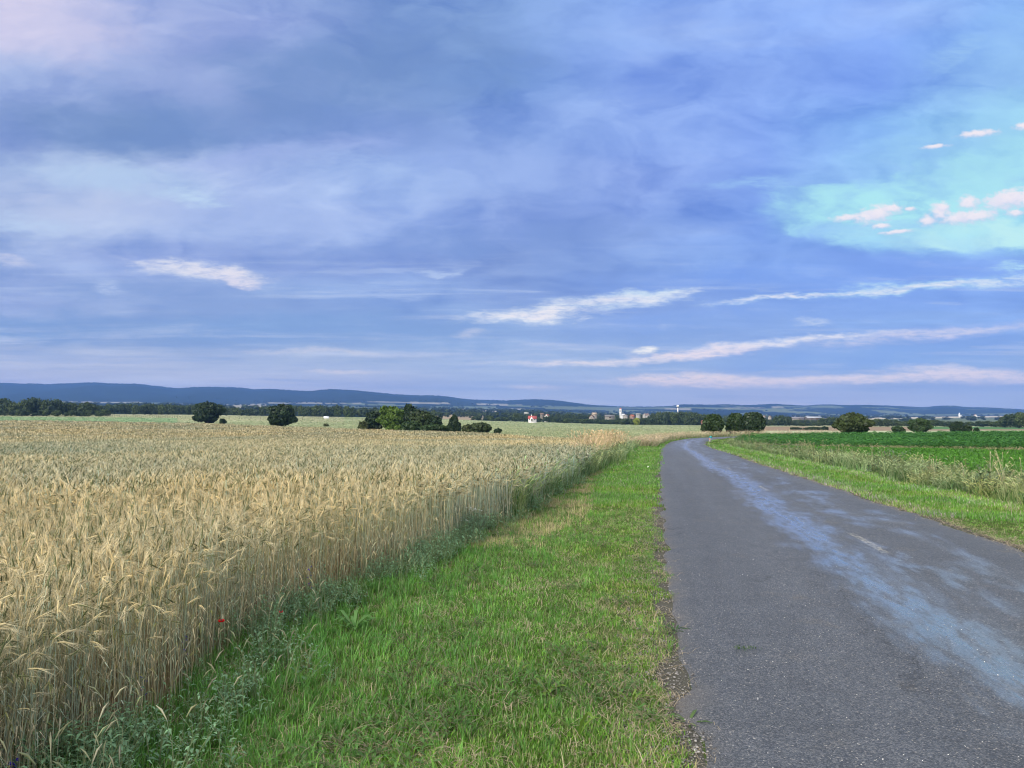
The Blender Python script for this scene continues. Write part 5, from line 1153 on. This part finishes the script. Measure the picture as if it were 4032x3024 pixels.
# field fence: posts and wire
def fence():
    pts_ = [(415, 1628, 430), (520, 1631, 418), (700, 1640, 392), (830, 1646, 384), (900, 1650, 380), (1100, 1652, 384), (1380, 1652, 396), (1700, 1657, 420)]
    P = []
    for (px, _, Y) in pts_: P.append((at(px, Y), Y))
    L = catmull(P, 1.0); s = np.concatenate([[0], np.cumsum(np.linalg.norm(np.diff(L, axis=0), axis=1))])
    o = empty('fence', (L[0, 0], L[0, 1], tz(*L[0]))); tag(o, 'long field fence of dark wooden posts and wire across the pale meadow', 'fence')
    zb = tz(*L[0]); d = 0.0; i = 0
    while d < s[-1] and i < 60:
        x, y = np.interp(d, s, L[:, 0]), np.interp(d, s, L[:, 1]); z = tz(x, y)
        h = 1.5 * rng.uniform(.9, 1.1); q = (x - L[0, 0], y - L[0, 1], z - zb)
        MB().add(*tube([(q[0], q[1], q[2] - .2), (q[0] + rng.uniform(-.05, .05), q[1], q[2] + h)], [.085, .07], 7), col=(.10, .085, .07)).build('post', M_WOOD, o)
        px = 2016 + FPX * x / y; d += 2.2 if px < 840 else 5.2; i += 1
    m = MB(); q = L[::6]
    for hh in (.45, .9, 1.3):
        m.add(*tube(np.column_stack([q[:, 0] - L[0, 0], q[:, 1] - L[0, 1], terrain(q[:, 0], q[:, 1]) - zb + hh]), .012, 3, False), col=(.2, .2, .2))
    m.build('wire', M_PAINT, o)
fence()

# ------------------------------------------------------------------ small things
def road_sign():
    Y = 92.0; X = at(2797, Y); z = tz(X, Y)
    o = empty('road_sign', (X, Y, z)); tag(o, 'small turquoise kilometre board on a post in the grass inside the road bend', 'sign')
    MB().add(*tube([(0, 0, -.1), (0, 0, .72)], [.03, .03], 8), col=(.35, .36, .36)).build('post', M_PAINT, o)
    pl = MB().add(*box((0, -.035, .62), (.155, .012, .125)), col=(.02, .30, .36)).build('board', M_PAINT, o)
    m = MB(); 
    m.add(*box((-.06, -.05, .62), (.012, .002, .06)), col=(.1, .55, .6)); m.add(*box((.035, -.05, .62), (.035, .002, .012)), col=(.1, .55, .6)); m.add(*box((.035, -.05, .67), (.035, .002, .010)), col=(.1, .55, .6)); m.add(*box((.035, -.05, .57), (.035, .002, .010)), col=(.1, .55, .6))
    m.build('marking', M_PAINT, pl)
    p = MB().add(*box((-.28, -.02, .30), (.045, .025, .40)), col=(.75, .74, .72))
    ob = empty('marker_post', (X - .0, Y - .6, z)); tag(ob, 'short white marker post with a red band left of the turquoise board', 'marker post')
    MB().add(*box((-.30, 0, .24), (.05, .03, .30)), col=(.40, .39, .38)).build('post', M_PAINT, ob); MB().add(*box((-.30, -.002, .44), (.054, .034, .07)), col=(.6, .10, .08)).build('band', M_PAINT, ob)
road_sign()

def white_stone():
    Y = 27.5; X = at(2551, Y); z = tz(X, Y); m = MB(); v, f = sphere((0, 0, .035), (.045, .035, .038), 10, 7); r = np.random.default_rng(3); v = v + r.standard_normal(v.shape) * .004
    o = m.add(v, f, (.85, .87, .84)).build('stone', M_STONE, None, False, (X, Y, z)); tag(o, 'white stone lying in the grass at the left road edge', 'stone')
white_stone()

def stem_to(m, h, bend=(0, 0), r=.0018, col=(.18, .27, .12)):
    P = [(0, 0, -.02), (bend[0] * .3, bend[1] * .3, h * .5), (bend[0], bend[1], h)]; m.add(*tube(P, [r * 1.2, r, r * .8], 5, False), col=col); return np.array(P[-1])
def poppy(px, py, Y, h, label, s=1.0, col=(.72, .015, .015)):
    X = at(px, Y); z = tz(X, Y); o = empty('poppy', (X, Y, z)); tag(o, label, 'poppy', 'red poppies at the cereal edge')
    m = MB(); tip = stem_to(m, h, (.02, -.01)); m.build('stem', M_GRASS, o)
    m = MB()
    for k_ in range(4):
        a = k_ * 1.571 + .4; V = []; F = []
        for i in range(4):
            for j in range(5):
                rr_ = .034 * s * (i / 3) ; th = a + (j - 2) * .42 * (1 if i else .3); zz_ = .022 * s * (i / 3) ** 2 * (1.0 if k_ % 2 else .75) + .003 * math.sin(j * 3 + i)
                V.append(tip + np.array([rr_ * math.cos(th), rr_ * math.sin(th), zz_]))
        for i in range(3):
            for j in range(4): q = i * 5 + j; F.append((q, q + 1, q + 6, q + 5))
        pet = MB().add(np.array(V), np.array(F), col).build('petal', M_PETAL, o, True)
    MB().add(*sphere(tip + np.array([0, 0, .008]), (.007, .007, .009), 8, 6), col=(.03, .05, .03)).build('seed_pod', M_GRASS, o)
poppy(873, 2434, 4.45, .40, 'bright red open poppy on a tall stem in front of the stalks', .58)
poppy(1106, 2430, 5.0, .30, 'small pinkish red poppy low in the weeds, right of the larger one', .42, (.75, .06, .07))
def larkspur(px, py, Y, h, label, n=7):
    X = at(px, Y); z = tz(X, Y); o = empty('larkspur', (X, Y, z)); tag(o, label, 'flower', 'violet blue flowers along the cereal edge')
    m = MB(); stem_to(m, h, (.01, 0)); m.build('stem', M_GRASS, o); m = MB(); r = random.Random(px)
    for i in range(n):
        t = .55 + .45 * i / n; a = i * 2.4; c = np.array([.012 * math.cos(a), .012 * math.sin(a), h * t])
        for q in range(5):
            b = q * 1.257 + a; d = np.array([math.cos(b), math.sin(b) * .6, math.sin(b * 1.3) * .5]); sd = np.cross(d, (0, 0.3, 1)); sd /= np.linalg.norm(sd)
            m.add(*ribbon([c, c + d * .009, c + d * .017], [.004, .012, 0], sd), col=np.array((.06, .03, .42)) * r.uniform(.7, 1.4))
    m.build('blossom', M_PETAL, o)
larkspur(85, 3000, 3.15, .20, 'violet blue flower in the weeds at the bottom left corner', 9)
larkspur(745, 2573, 4.6, .28, 'violet blue flower low between the stalks left of the red poppy')
larkspur(583, 2690, 4.0, .26, 'violet blue flower at the foot of the stalks nearest the corner', 5)
larkspur(1226, 2330, 6.0, .42, 'violet blue flower spike in the stalks right of the small poppy', 9)
# flowering shrub at the field edge
def shrub():
    Y = 10.2; X = at(1828, Y); z = tz(X, Y); o = empty('flowering_shrub', (X, Y, z)); tag(o, 'bushy grey green plant with small white flower heads beside the dry straw patch', 'plant')
    m = []; r = np.random.default_rng(8)
    P = [weed_proto(3500 + i, .22, .36, 0, (.21, .33, .23)) for i in range(8)]; n = 26
    a = r.random(n) * 6.28; q = .28 * np.sqrt(r.random(n)); xs_, ys_ = q * np.cos(a), q * np.sin(a) * .8
    V, F, C = tile(P, xs_, ys_, np.zeros(n), r.random(n) * 6.28, r.uniform(.8, 1.15, n), np.stack([xs_ * .9, ys_ * .9], 1), np.ones((n, 3)) * r.uniform(.8, 1.2, (n, 1)))
    mesh_np('foliage', V, F, C, M_GRASS, o)
    for (dx_, dz_, k_) in ((.10, .37, 6), (.20, .36, 5), (-.20, .37, 6), (-.10, .42, 4), (.02, .24, 4)):
        mm = MB(); mm.add(*tube([(dx_ * .6, -.1, dz_ - .2), (dx_, -.2, dz_)], .0015, 4, False), col=(.2, .26, .14))
        for i in range(k_):
            c = np.array([dx_ + r.uniform(-.05, .05), -.2 + r.uniform(-.04, .04), dz_ + r.uniform(-.015, .03)])
            mm.add(*sphere(c, (.011, .011, .005), 8, 4), col=(.85, .87, .84))
        mm.build('flower_head', M_PETAL, o)
shrub()
# plantain rosettes in the verge and the tuft growing out of the road
def rosette(px, Y, s, label, name='plantain', cat='plant', col=(.16, .27, .04), n=9, up=.8):
    X = at(px, Y); z = tz(X, Y); m = MB(); r = random.Random(int(px))
    for i in range(n):
        a = i * 2.4 + r.random() * .4; d = np.array([math.cos(a), math.sin(a), 0]); L = s * r.uniform(.7, 1.2); sd = (-math.sin(a), math.cos(a), 0); u2 = r.uniform(.5, 1.2) * up
        m.add(*ribbon([d * .01, d * L * .35 + np.array([0, 0, L * .35 * u2]), d * L * .7 + np.array([0, 0, L * .55 * u2]), d * L + np.array([0, 0, L * .5 * u2])], [.006, L * .13, L * .14, 0], sd), col=np.array(col) * r.uniform(.75, 1.25))
    o = m.build(name, M_GRASS, None, False, (X, Y, z)); tag(o, label, cat)
rosette(2150, 4.35, .13, 'bright green plantain rosette with long leaves in the middle of the verge')
rosette(2265, 3.75, .15, 'pair of broad upright plantain leaves low in the verge', n=3, up=1.8)
rosette(2030, 4.6, .12, 'lighter plantain with upright leaves left of the bright rosette', n=6, up=1.5)
rosette(2700, 3.95, .11, 'flat leafy weed at the grass edge beside the tarmac', col=(.10, .17, .05), up=.4)
rosette(2655, 5.6, .10, 'dark low weed sticking out over the tarmac edge', col=(.05, .11, .03), up=.5)
rosette(2480, 4.2, .12, 'yellowish plantain near the grass edge', n=6, up=1.3)
rosette(1400, 5.6, .18, 'pale green spreading tuft of broad grass near the cereal', 'grass_tuft', 'grass tuft', (.12, .26, .07), 22, 1.2)
def tuft():
    Y = 5.05; X = at(2921, Y); z = tz(X, Y) + .035; m = MB(); r = random.Random(5)
    for i in range(70):
        x = r.gauss(0, .05); y = r.gauss(0, .02); h = r.uniform(.008, .028)
        m.add(*blade(h, .004, h * r.uniform(.3, 1.2), r.random() * 6.28, (x, y), segs=2), col=np.array((.07, .14, .03)) * r.uniform(.6, 1.3))
    o = m.build('grass_tuft', M_GRASS, None, False, (X, Y, z)); tag(o, 'small green tuft growing out of a crack in the tarmac', 'grass tuft')
tuft()

# ------------------------------------------------------------------ haze
hz, hf = box((0, 0, 0), (9480, 9480, 1)); zlo, zhi = float(GZ2.min()) - 1.0, max(float(GZ2.max()), 300.0) + 12.0
hz[:, 2] = np.where(hz[:, 2] < 0, zlo, zhi)
m = bpy.data.materials.new('air'); m.use_nodes = True; N = NT(m.node_tree)
pv = N.new('ShaderNodeVolumePrincipled'); pv.inputs['Color'].default_value = (.20, .42, 1.0, 1); pv.inputs['Density'].default_value = 1.0e-4; pv.inputs['Anisotropy'].default_value = 0.2
o = N.new('ShaderNodeOutputMaterial'); N.l.new(pv.outputs[0], o.inputs['Volume'])
haze = mesh_np('haze', hz, hf, None, m); tag(haze, kind='stuff')
print('tris', sum(len(ob.data.polygons) for ob in bpy.data.objects if ob.type == 'MESH'))
